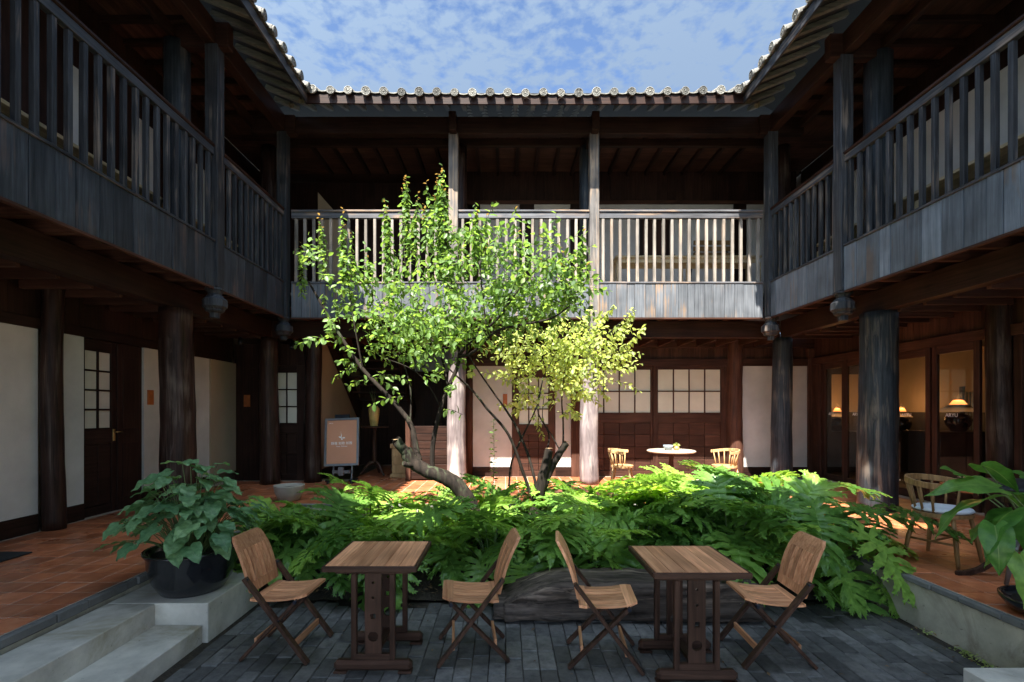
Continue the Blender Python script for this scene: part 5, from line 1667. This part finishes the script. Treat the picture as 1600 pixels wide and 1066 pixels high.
def philodendron(label, x, y, n, h, spread, size):
    z0 = .06
    t = thing('cut_leaf_philodendron', label, 'plant', (x, y, z0), 'philodendrons filling the bed')
    ph = R.uniform(0, 6.28)
    for k in range(n):
        a = ph + k * 2.399963 + R.uniform(-.3, .3)
        q = ((k + .6) / n) ** .7                      # 0 inner/upright, 1 outer/low
        rad = spread * (.15 + .85 * q) * R.uniform(.85, 1.15)
        hh = h * (1.0 - .62 * q ** 1.6) * R.uniform(.85, 1.08)
        jx, jy = x + cos(a) * rad, y + sin(a) * rad
        jx = max(TL + .12, jx)
        jy = min(TB + .15, max(4.5, jy))
        s = size * R.uniform(.75, 1.15)
        yaw = a - pi / 2 + R.uniform(-.6, .6)
        pitch = lerp(-.45, .55, q) + R.uniform(-.4, .4)
        plant_leaf(t, phil, (x + cos(a) * .04, y + sin(a) * .04, z0), (jx, jy, z0 + hh), s, yaw, pitch, R.uniform(-.5, .5), .010)
    return t
front_words = ['beside the concrete end block', 'behind the square table nearer the pot', 'at the end of the charred log', 'just behind the charred log', 'behind the table in front of the log', 'overhanging the stained terrace wall']
P = [
 # x, y, n, h, spread, size, label
 (-2.55, 5.0, 15, .50, .42, .48, 'cut-leaf philodendron beside the concrete block and the big black pot'),
 (-1.75, 4.85, 15, .46, .42, .46, 'low cut-leaf philodendron behind the slatted chair nearest the pot'),
 (-.95, 4.9, 15, .44, .42, .46, 'cut-leaf philodendron right behind the square table nearer the pot'),
 (-.15, 4.9, 15, .46, .40, .46, 'cut-leaf philodendron over the rounded end of the charred log'),
 (.65, 4.95, 15, .50, .40, .48, 'bright cut-leaf philodendron rising behind the middle of the charred log'),
 (1.45, 4.95, 16, .62, .42, .50, 'cut-leaf philodendron behind the table that stands before the log'),
 (2.25, 4.85, 18, .72, .45, .58, 'large cut-leaf philodendron spreading behind the chair nearest the stained wall'),
 (2.95, 4.95, 15, .66, .45, .66, 'large cut-leaf philodendron leaning over the stained terrace wall'),
 (-2.5, 5.9, 11, .26, .45, .50, 'cut-leaf philodendron in the far corner near the pale bowl planter'),
 (-1.7, 6.0, 15, .58, .45, .50, 'cut-leaf philodendron in front of the easel sign'),
 (-.9, 6.3, 13, .48, .42, .46, 'cut-leaf philodendron at the foot of the leaning trunk'),
 (0.05, 6.3, 14, .55, .42, .48, 'cut-leaf philodendron between the leaning trunk and the cut stumps'),
 (.85, 6.2, 14, .60, .42, .50, 'cut-leaf philodendron beside the two upright cut stumps'),
 (1.65, 6.1, 16, .64, .48, .55, 'tall cut-leaf philodendron below the round table by the sliding doors'),
 (2.45, 6.0, 17, .70, .50, .58, 'tall sunlit cut-leaf philodendron before the sliding doors'),
 (3.05, 6.35, 15, .78, .48, .58, 'tallest sunlit cut-leaf philodendron before the white rear wall panel'),
 (-.2, 5.6, 12, .46, .4, .44, 'cut-leaf philodendron in the middle of the bed below the crossing stems'),
 (1.05, 5.5, 13, .58, .4, .48, 'cut-leaf philodendron in the middle of the bed beyond the log'),
 (2.75, 5.55, 15, .72, .45, .60, 'cut-leaf philodendron in the middle of the bed near the blue-grey column'),
 (-1.9, 5.4, 12, .50, .4, .46, 'cut-leaf philodendron in the middle of the bed left of the leaning trunk'),
 (1.9, 5.4, 13, .72, .4, .52, 'cut-leaf philodendron in the middle of the bed under the lime shoots'),
]
pl_ = []
for (x, y, n, h, sp, sz, lb) in P:
    pl_.append(philodendron(lb, x, y, n + 2, (h * 1.05 if x > 1.2 else h * 1.05 + (.06 if y < 5.7 else 0)), sp * 1.02, sz * 1.10))
# hero leaves placed to overhang the terrace wall and the log
hero = [  # joint pixel (x, y, depth), size, yaw, pitch, roll, plant
 ((1352, 838, 4.25), .56, radians(-150), .75, .1, 7), ((1275, 800, 4.35), .50, radians(165), .8, .0, 6),
 ((1330, 800, 4.6), .55, radians(-95), .15, .25, 7), ((1400, 800, 4.35), .50, radians(-115), .35, .1, 7),
 ((1300, 880, 4.3), .42, radians(-160), .9, .2, 7), ((1370, 915, 4.25), .28, radians(-150), .9, 0, 7),
 ((1190, 800, 4.9), .46, radians(175), .7, .0, 6), ((1120, 780, 5.2), .45, radians(160), .5, .2, 5),
 ((870, 815, 5.0), .42, radians(180), .55, .0, 4), ((690, 830, 5.0), .36, radians(150), .8, .2, 2),
 ((430, 850, 4.6), .34, radians(140), .9, .1, 0), ((480, 860, 4.6), .34, radians(200), .9, .1, 1), ((925, 820, 4.9), .40, radians(210), .8, .1, 4),
 ((1330, 765, 5.6), .5, radians(-60), .1, .2, 18),
]
for (j, s, yaw, pit, rol, pi_) in hero:
    t = pl_[pi_]; c = t.matrix_basis.translation
    plant_leaf(t, phil, (c.x, c.y, .07), PX(*j), s, yaw, pit, rol, .011)

# potted plant in the black bowl
pb = thing('glazed_bowl_pot', 'big black glazed bowl pot standing on the concrete end block', 'pot', (-2.57, 3.95, .287))
MB().lathe([(.20, 0), (.225, .004), (.285, .10), (.315, .22), (.322, .30), (.345, .33), (.345, .345), (.318, .345), (.30, .30), (.01, .29)], 48, (-2.57, 3.95, .287)).build('bowl', M['glazed'], pb)
so = MB(); vs = []; fs = []; n = 24
so.lathe([(.298, .300), (.2, .315), (.1, .33), (.01, .335)], 24, (-2.57, 3.95, .287)); so.build('soil', M['soil'], pb)
pp_ = thing('arrow_leaf_plant', 'dense dull green arrow-leaved plant growing in the black bowl pot', 'plant', (-2.57, 3.95, .6))
NLf = 150
for k in range(NLf):
    a = k * 2.39996 + R.uniform(-.3, .3); q = sqrt((k + .5) / NLf)
    rad = .50 * q * R.uniform(.7, 1.15); hh = lerp(.68, .16, q ** 2.2) * R.uniform(.45, 1.08)
    jx, jy, jz = -2.57 + cos(a) * rad * 1.05, 3.95 + sin(a) * rad * .85, .62 + hh
    br = .16 * q
    plant_leaf(pp_, pot_l, (-2.57 + cos(a) * br, 3.95 + sin(a) * br, .60), (jx, jy, jz), R.uniform(.12, .20), a - pi / 2 + R.uniform(-.7, .7), lerp(-.05, .45, q) + R.uniform(-.25, .35), R.uniform(-.4, .4), .0045)
# low bowl and broad-leaf plant at the lower edge on the right
lb_ = thing('low_black_bowl', 'low black bowl on the edge of the terracotta terrace under broad leaves', 'pot', (3.66, 3.2, TZ))
MB().lathe([(.17, 0), (.22, .02), (.27, .09), (.27, .11), (.25, .11), (.23, .08), (.01, .08)], 36, (3.66, 3.2, TZ)).build('bowl', M['glazed'], lb_)
MB().lathe([(.24, .078), (.01, .09)], 24, (3.66, 3.2, TZ)).build('soil', M['soil'], lb_)
bl = thing('broad_leaf_plant', 'tall plant with large glossy pointed leaves above the low black bowl', 'plant', (3.66, 3.2, .47))
big = [((1545, 780, 3.1), .42, radians(82), .25, .3), ((1490, 738, 3.25), .30, radians(-80), .2, .3), ((1555, 762, 3.1), .36, radians(75), -.15, -.4),
       ((1535, 728, 3.3), .30, radians(-85), .3, -.3), ((1580, 800, 3.0), .36, radians(100), .5, .2), ((1555, 825, 2.95), .28, radians(150), 1.1, .1),
       ((1595, 870, 2.9), .30, radians(170), 1.1, .0), ((1580, 770, 3.2), .34, radians(-60), .1, .1), ((1600, 745, 3.2), .32, radians(-100), .3, .3), ((1590, 830, 3.1), .3, radians(-100), .7, .1),
       ((1560, 812, 3.1), .30, radians(95), .1, .6), ((1620, 800, 3.0), .36, radians(120), .6, .3), ((1575, 855, 3.2), .2, radians(80), .4, .1)]
for (j, s, yaw, pit, rol) in big:
    plant_leaf(bl, big_l, (3.66 + R.uniform(-.05, .05), 3.2 + R.uniform(-.05, .05), .46), PX(*j), s, yaw, pit, rol, .007)
# weeds at the foot of the stained wall
wd = MB()
for k in range(420):
    t_ = R.random(); x = 3.33 - abs(R.gauss(0, .05)); y = lerp(2.7, 3.9, t_ ** 1.3) ; 
    if noise.noise(Vector((y * 4, 3, 0))) < -.05: continue
    s = R.uniform(.006, .014); a = R.uniform(0, 6.28); z = R.uniform(.004, .03)
    e = Matrix.Translation((x, y, z)) @ Euler((R.uniform(-.6, .6), R.uniform(-.6, .6), a)).to_matrix().to_4x4()
    wd.add([e @ Vector(p) for p in ((-s, 0, 0), (0, -s * .7, .003), (s, 0, 0), (0, s * .7, .003))], [(0, 1, 2, 3)])
tag(wd.build('creeping_weeds', M['leaf_lime']), 'thin line of green weeds along the foot of the stained wall', 'weeds', kind='stuff')

# ------------------------------------------------------------------ trees
import numpy as np
def small_leaf(seed, mat, name='leaf'):
    rr = random.Random(seed); V = []; U = []; F = []
    K = 4
    for i in range(K + 1):
        t = i / K; w = .27 * sin(pi * (t * .9 + .05)) ** .9 if 0 < i < K else (.02 if i == 0 else .0)
        z = -.22 * t * t
        V += [(-w, t, z + .10 * w), (0, t, z - .04), (w, t, z + .10 * w)]; U += [1, 0, 1]
    for i in range(K):
        for j in (0, 1):
            a = i * 3 + j; F.append((a, a + 1, a + 4, a + 3))
    return V, U, F
LV, LU, LF = small_leaf(0, None)
LV = np.array(LV)

class Crown:
    def __init__(s): s.m = []; s.tips = []
    def leaf(s, p, d, size, roll=None):
        """p point, d direction the blade points"""
        d = Vector(d).normalized()
        upv = Vector((R.gauss(0, .35), R.gauss(0, .35), 1)).normalized()
        x = d.cross(upv)
        if x.length < .01: x = Vector((1, 0, 0))
        x.normalize(); z = x.cross(d)
        m = Matrix((x, d, z)).transposed().to_4x4() @ Matrix.Rotation(R.gauss(0, .4), 4, 'Y') @ Matrix.Scale(size, 4)
        m.translation = p
        s.m.append(m)
    def shoot(s, pts, size, spacing, tw, tip=False, droop=.45):
        """leaves alternately along a twig"""
        pts = [Vector(p) for p in pts]; a = R.uniform(0, 6.28)
        L = sum((q - p).length for p, q in zip(pts, pts[1:])); n = max(2, int(L / spacing))
        seg = 0; acc = 0.0; lens = [(q - p).length for p, q in zip(pts, pts[1:])]
        for i in range(n):
            d = L * (i + .5) / n
            acc = 0; k = 0
            while k < len(lens) - 1 and acc + lens[k] < d: acc += lens[k]; k += 1
            t = (d - acc) / max(1e-6, lens[k]); p = pts[k].lerp(pts[k + 1], t)
            ax = (pts[k + 1] - pts[k]).normalized()
            a += 2.4 + R.uniform(-.4, .4)
            o = ax.orthogonal().normalized(); o = Matrix.Rotation(a, 3, ax) @ o
            dr = o * .9 + ax * .45 + Vector((0, 0, -droop * R.uniform(.4, 1.4)))
            sz = size * R.uniform(.65, 1.15)
            if i > n * .85: sz *= .7
            if tip and i >= n - 3 and R.random() < .6: s.tips.append((p, dr + ax, sz * .8)); continue
            s.leaf(p, dr, sz)
        if tw is not None:
            r0 = .0035
            tw.tube(pts, [lerp(r0, .0012, i / (len(pts) - 1)) for i in range(len(pts))], 4, False)
    def cluster(s, cx, cy, rx, ry, depth, dr, n_tw, size, tw, length=.38, rise=.3):
        c = PX(cx, cy, depth); k = depth / 750
        for i in range(int(n_tw * .98)):
            while True:
                u, v, w = R.uniform(-1, 1), R.uniform(-1, 1), R.uniform(-1, 1)
                if u * u + v * v + w * w <= 1: break
            p = c + Vector((u * rx * k, w * dr, v * ry * k))
            if noise.noise(p * 2.8) < -.04: continue          # gaps
            a = R.uniform(0, 6.28)
            d = Vector((cos(a), sin(a) * .8, R.uniform(-.25, .25 + rise))) + Vector((u, w, v)) * .7
            d.normalize(); L = length * R.uniform(.5, 1.2)
            q1 = p + d * L * .5 + Vector((0, 0, .02)); q2 = p + d * L + Vector((0, 0, -.05 * L))
            s.shoot([p, q1, q2], size, .034, tw)
    def build(s, parent, mat_many, mat_one, nsingle=300):
        s.m.sort(key=lambda m: m.translation.y)
        big_ = s.m[:nsingle]; rest = s.m[nsingle:]
        me = finish_leaf([tuple(v) for v in LV], LF, LU, mat_one, 'leaf')
        for m in big_: inst(me, 'leaf', parent, m)
        V = np.empty((len(rest) * len(LV), 3)); H = np.c_[LV, np.ones(len(LV))]
        for i, m in enumerate(rest):
            V[i * len(LV):(i + 1) * len(LV)] = (H @ np.array(m).T)[:, :3]
        F = []
        for i in range(len(rest)):
            b = i * len(LV); F += [tuple(b + j for j in f) for f in LF]
        mesh = bpy.data.meshes.new('crown'); mesh.from_pydata(V.tolist(), [], F); mesh.materials.append(mat_many)
        mesh.polygons.foreach_set('use_smooth', [True] * len(F)); mesh.update()
        o = bpy.data.objects.new('crown', mesh); put(o, parent); tag(o, kind='stuff')
        if s.tips:
            V2 = []; F2 = []
            for (p, d, sz) in s.tips:
                d = d.normalized(); x = d.cross(Vector((0, 0, 1))).normalized() if abs(d.z) < .99 else Vector((1, 0, 0)); z = x.cross(d)
                m = Matrix((x, d, z)).transposed().to_4x4() @ Matrix.Scale(sz, 4); m.translation = p
                b = len(V2); V2 += [tuple(m @ Vector(v)) for v in LV]; F2 += [tuple(b + j for j in f) for f in LF]
            mesh = bpy.data.meshes.new('shoot_tips'); mesh.from_pydata(V2, [], F2); mesh.materials.append(M['leaf_tip']); mesh.update()
            o = bpy.data.objects.new('shoot_tips', mesh); put(o, parent); tag(o, kind='stuff')

def limb(mb, pts, r0, r1, n=12, seed=0, sub=6, jit=.10):
    P_ = catmull([PX(*p) for p in pts], sub); N_ = len(P_)
    P_ = [p + Vector((noise.noise(Vector((i * .4, seed, 0))), noise.noise(Vector((i * .4, seed, 5))), noise.noise(Vector((i * .4, seed, 9))))) * lerp(r0, r1, i / N_) * .18 for i, p in enumerate(P_)]
    mb.tube(P_, [lerp(r0, r1, i / (N_ - 1)) for i in range(N_)], n, True, True, jit, seed)

# leaning plum tree
T1 = thing('plum_tree', 'leaning plum tree with thick dark cut trunk and upright leafy shoots', 'tree', tuple(PX(738, 800, 5.6).xy) + (0.05,))
tr = MB()
limb(tr, [(764, 905, 5.6), (756, 850, 5.6), (738, 800, 5.6), (722, 768, 5.6), (700, 748, 5.6), (672, 738, 5.6), (645, 722, 5.6), (634, 704, 5.58)], .108, .070, 16, 1)
limb(tr, [(640, 714, 5.6), (630, 702, 5.55), (618, 688, 5.5)], .060, .055, 14, 2)
limb(tr, [(648, 728, 5.6), (638, 727, 5.5), (630, 724, 5.45)], .035, .028, 10, 3)
tr.build('trunk', M['bark'], T1)
ct_ = MB(); c = PX(617.5, 687, 5.495); ct_.lathe([(.045, 0), (.02, .004)], 12, (c.x, c.y, c.z)); ct_.build('cut_face', M['bark_pale'], T1)
br = MB()
limb(br, [(655, 722, 5.65), (648, 690, 5.7), (641, 662, 5.75), (612, 625, 5.8), (567, 577, 5.85), (535, 530, 5.9), (505, 480, 5.9), (482, 440, 5.9)], .040, .012, 10, 4)
limb(br, [(676, 738, 5.6), (676, 700, 5.6), (684, 655, 5.6), (700, 608, 5.6), (714, 575, 5.6), (718, 552, 5.6)], .030, .022, 10, 5)
limb(br, [(718, 555, 5.6), (735, 534, 5.5), (762, 512, 5.4), (786, 488, 5.3), (800, 455, 5.2)], .020, .010, 8, 6)
limb(br, [(717, 558, 5.6), (740, 550, 5.5), (775, 518, 5.35), (812, 508, 5.2), (860, 498, 5.1), (890, 478, 5.0)], .020, .009, 8, 7)
limb(br, [(718, 553, 5.6), (712, 510, 5.7), (705, 440, 5.8), (694, 350, 5.85), (690, 290, 5.9)], .018, .005, 8, 8)
limb(br, [(700, 608, 5.6), (690, 560, 5.9), (660, 500, 6.1), (634, 420, 6.1), (632, 330, 6.1)], .014, .005, 7, 9)
limb(br, [(641, 662, 5.75), (640, 600, 5.9), (615, 520, 6.1), (604, 430, 6.1)], .013, .005, 7, 10)
limb(br, [(567, 577, 5.85), (556, 520, 5.8), (545, 450, 5.8), (540, 380, 5.8)], .012, .005, 7, 11)
limb(br, [(690, 640, 5.6), (668, 600, 5.4), (640, 575, 5.3), (600, 560, 5.3)], .008, .003, 6, 12)
limb(br, [(786, 488, 5.3), (820, 440, 5.2), (860, 400, 5.2)], .010, .004, 6, 13)
limb(br, [(760, 512, 5.4), (752, 440, 5.3), (747, 350, 5.3)], .011, .004, 6, 14)
br.build('branches', M['bark'], T1)
cr1 = Crown(); tw = MB(); S1 = .086
for a in [(735, 475, 120, 55, 5.7, .75, 250), (830, 440, 75, 55, 5.4, .6, 150), (640, 490, 90, 50, 5.9, .7, 130), (565, 520, 75, 45, 5.9, .5, 60),
          (695, 395, 34, 55, 5.9, .3, 40), (765, 395, 45, 40, 5.4, .4, 38), (885, 445, 30, 45, 5.1, .3, 30), (500, 430, 36, 34, 5.9, .25, 26),
          (545, 450, 32, 36, 5.8, .3, 26), (650, 545, 85, 32, 5.6, .5, 48), (790, 500, 90, 30, 5.4, .5, 60), (655, 600, 50, 34, 5.5, .4, 20),
          (585, 565, 50, 34, 5.7, .4, 16), (690, 520, 70, 30, 5.3, .4, 36), (700, 640, 50, 34, 5.6, .3, 10)]:
    cr1.cluster(*a, S1, tw)
for (xb, yb, xt, yt, d, n) in [(475, 440, 470, 378, 5.9, 2), (508, 420, 500, 335, 5.9, 2), (543, 440, 538, 325, 5.8, 5), (552, 440, 548, 360, 5.85, 3), (607, 450, 602, 308, 6.0, 4), (634, 400, 632, 272, 6.1, 5), (645, 400, 650, 300, 6.0, 3),
                            (668, 390, 664, 282, 6.0, 4), (688, 400, 684, 270, 5.9, 4), (694, 400, 691, 257, 5.9, 5), (699, 420, 697, 300, 5.85, 4), (745, 400, 744, 315, 5.3, 3), (765, 400, 762, 335, 5.3, 3), (800, 400, 806, 322, 5.2, 2),
                            (905, 440, 912, 352, 5.1, 3), (850, 410, 848, 362, 5.2, 2), (888, 440, 880, 385, 5.1, 3), (620, 460, 612, 380, 6.0, 3), (580, 470, 572, 395, 5.9, 3)]:
    for k in range(n):
        j = R.uniform(-9, 9)
        p0 = PX(xb + j, yb + R.uniform(-5, 25), d + R.uniform(-.12, .12)); p1 = PX(xt + j * .4, yt + (0 if k == 0 else R.uniform(5, 55)), d + R.uniform(-.06, .06))
        md = p0.lerp(p1, .5) + Vector((R.uniform(-.04, .04), R.uniform(-.04, .04), 0))
        cr1.shoot([p0, md, p1], S1 * .95, .026, tw, True, 1.0)
cr1.build(T1, M['leaf_tree'], M['leaf_tree1'])
tag(tw.build('twigs', M['bark'], T1), kind='stuff')

# multi-stem lime-leaved tree
T2 = thing('lime_leaved_tree', 'small multi-stemmed tree with lime green sunlit crown and two cut stumps', 'tree', tuple(PX(832, 820, 6.0).xy) + (0.05,))
tr = MB()
limb(tr, [(800, 905, 6.0), (818, 860, 6.0), (832, 815, 6.0), (842, 775, 6.0), (848, 745, 6.0), (854, 722, 6.0), (858, 702, 6.0)], .080, .052, 14, 21)
limb(tr, [(844, 772, 6.02), (858, 738, 6.05), (872, 712, 6.05), (886, 692, 6.05)], .055, .040, 12, 22)
tr.build('trunk', M['bark'], T2)
ct_ = MB()
for (x, y, d, r) in ((858, 701, 6.0, .055), (886.5, 691, 6.05, .036)):
    c = PX(x, y, d); ct_.lathe([(r, 0), (r * .5, .004), (.005, .005)], 12, (c.x, c.y, c.z + .003))
ct_.build('cut_face', M['bark_pale'], T2)
br = MB()
limb(br, [(838, 800, 6.0), (818, 740, 5.9), (795, 680, 5.8), (762, 640, 5.7), (738, 610, 5.7), (716, 590, 5.6), (700, 575, 5.6)], .022, .008, 8, 23)
limb(br, [(845, 795, 6.0), (828, 720, 6.1), (808, 670, 6.2), (790, 640, 6.3), (765, 605, 6.4), (735, 560, 6.4), (725, 530, 6.4)], .020, .008, 8, 24)
limb(br, [(795, 760, 6.1), (800, 720, 6.1), (815, 685, 6.2), (830, 655, 6.3), (842, 625, 6.4), (848, 590, 6.5)], .014, .007, 8, 25)
limb(br, [(876, 706, 6.05), (862, 680, 6.2), (848, 655, 6.3), (850, 620, 6.5)], .010, .005, 7, 26)
limb(br, [(880, 700, 6.05), (880, 660, 6.3), (878, 620, 6.6), (885, 570, 6.7), (900, 530, 6.8)], .014, .005, 7, 27)
limb(br, [(850, 720, 6.0), (858, 680, 6.3), (840, 640, 6.5), (850, 590, 6.7), (870, 550, 6.8)], .012, .005, 7, 28)
limb(br, [(900, 560, 6.8), (940, 530, 6.9), (985, 490, 6.9)], .008, .003, 6, 29)
br.build('branches', M['bark'], T2)
cr2 = Crown(); tw = MB(); S2 = .085
for a in [(875, 555, 78, 42, 6.8, .55, 190), (925, 548, 55, 35, 6.9, .4, 90), (835, 600, 62, 36, 6.7, .5, 100), (895, 605, 55, 36, 6.7, .5, 85), (825, 535, 40, 25, 6.8, .4, 40), (850, 645, 42, 22, 6.5, .35, 24), (755, 590, 45, 30, 6.5, .3, 14), (950, 585, 28, 22, 6.8, .3, 26), (800, 715, 30, 20, 6.0, .2, 3)]:
    cr2.cluster(*a, S2, tw, .34, .35)
for (xb, yb, xt, yt, d, n) in [(925, 520, 962, 472, 6.9, 4), (950, 540, 992, 478, 6.9, 4), (965, 545, 1008, 503, 6.9, 4), (900, 520, 925, 470, 6.9, 3), (960, 570, 985, 545, 6.9, 3), (880, 510, 885, 480, 6.9, 3)]:
    for k in range(n):
        j = R.uniform(-8, 8)
        p0 = PX(xb + j, yb + R.uniform(-5, 15), d); p1 = PX(xt + j * .3, yt + R.uniform(0, 10), d)
        cr2.shoot([p0, p0.lerp(p1, .5), p1], S2 * .95, .03, tw, False, .9)
cr2.build(T2, M['leaf_lime'], M['leaf_lime1'], 200)
tag(tw.build('twigs', M['bark'], T2), kind='stuff')
# slender sapling in front of the white wall panel
T3 = thing('slender_sapling', 'slender upright sapling with small leaves before the white wall panel', 'sapling', tuple(PX(770, 800, 6.5).xy) + (.05,))
m = MB(); limb(m, [(768, 840, 6.5), (770, 780, 6.5), (772, 720, 6.5), (771, 655, 6.5)], .008, .003, 6, 31, 6, .0); m.build('stem', M['stem'], T3)
cr3 = Crown()
cr3.shoot([PX(770, 800, 6.5), PX(772, 720, 6.5), PX(771, 655, 6.5)], .07, .028, None, False, .3)
cr3.shoot([PX(770, 790, 6.5), PX(772, 730, 6.5), PX(768, 700, 6.5)], .07, .035, None, False, .3)
me = finish_leaf([tuple(v) for v in LV], LF, LU, M['leaf_tree1'], 'leaf')
for mm_ in cr3.m: inst(me, 'leaf', T3, mm_)
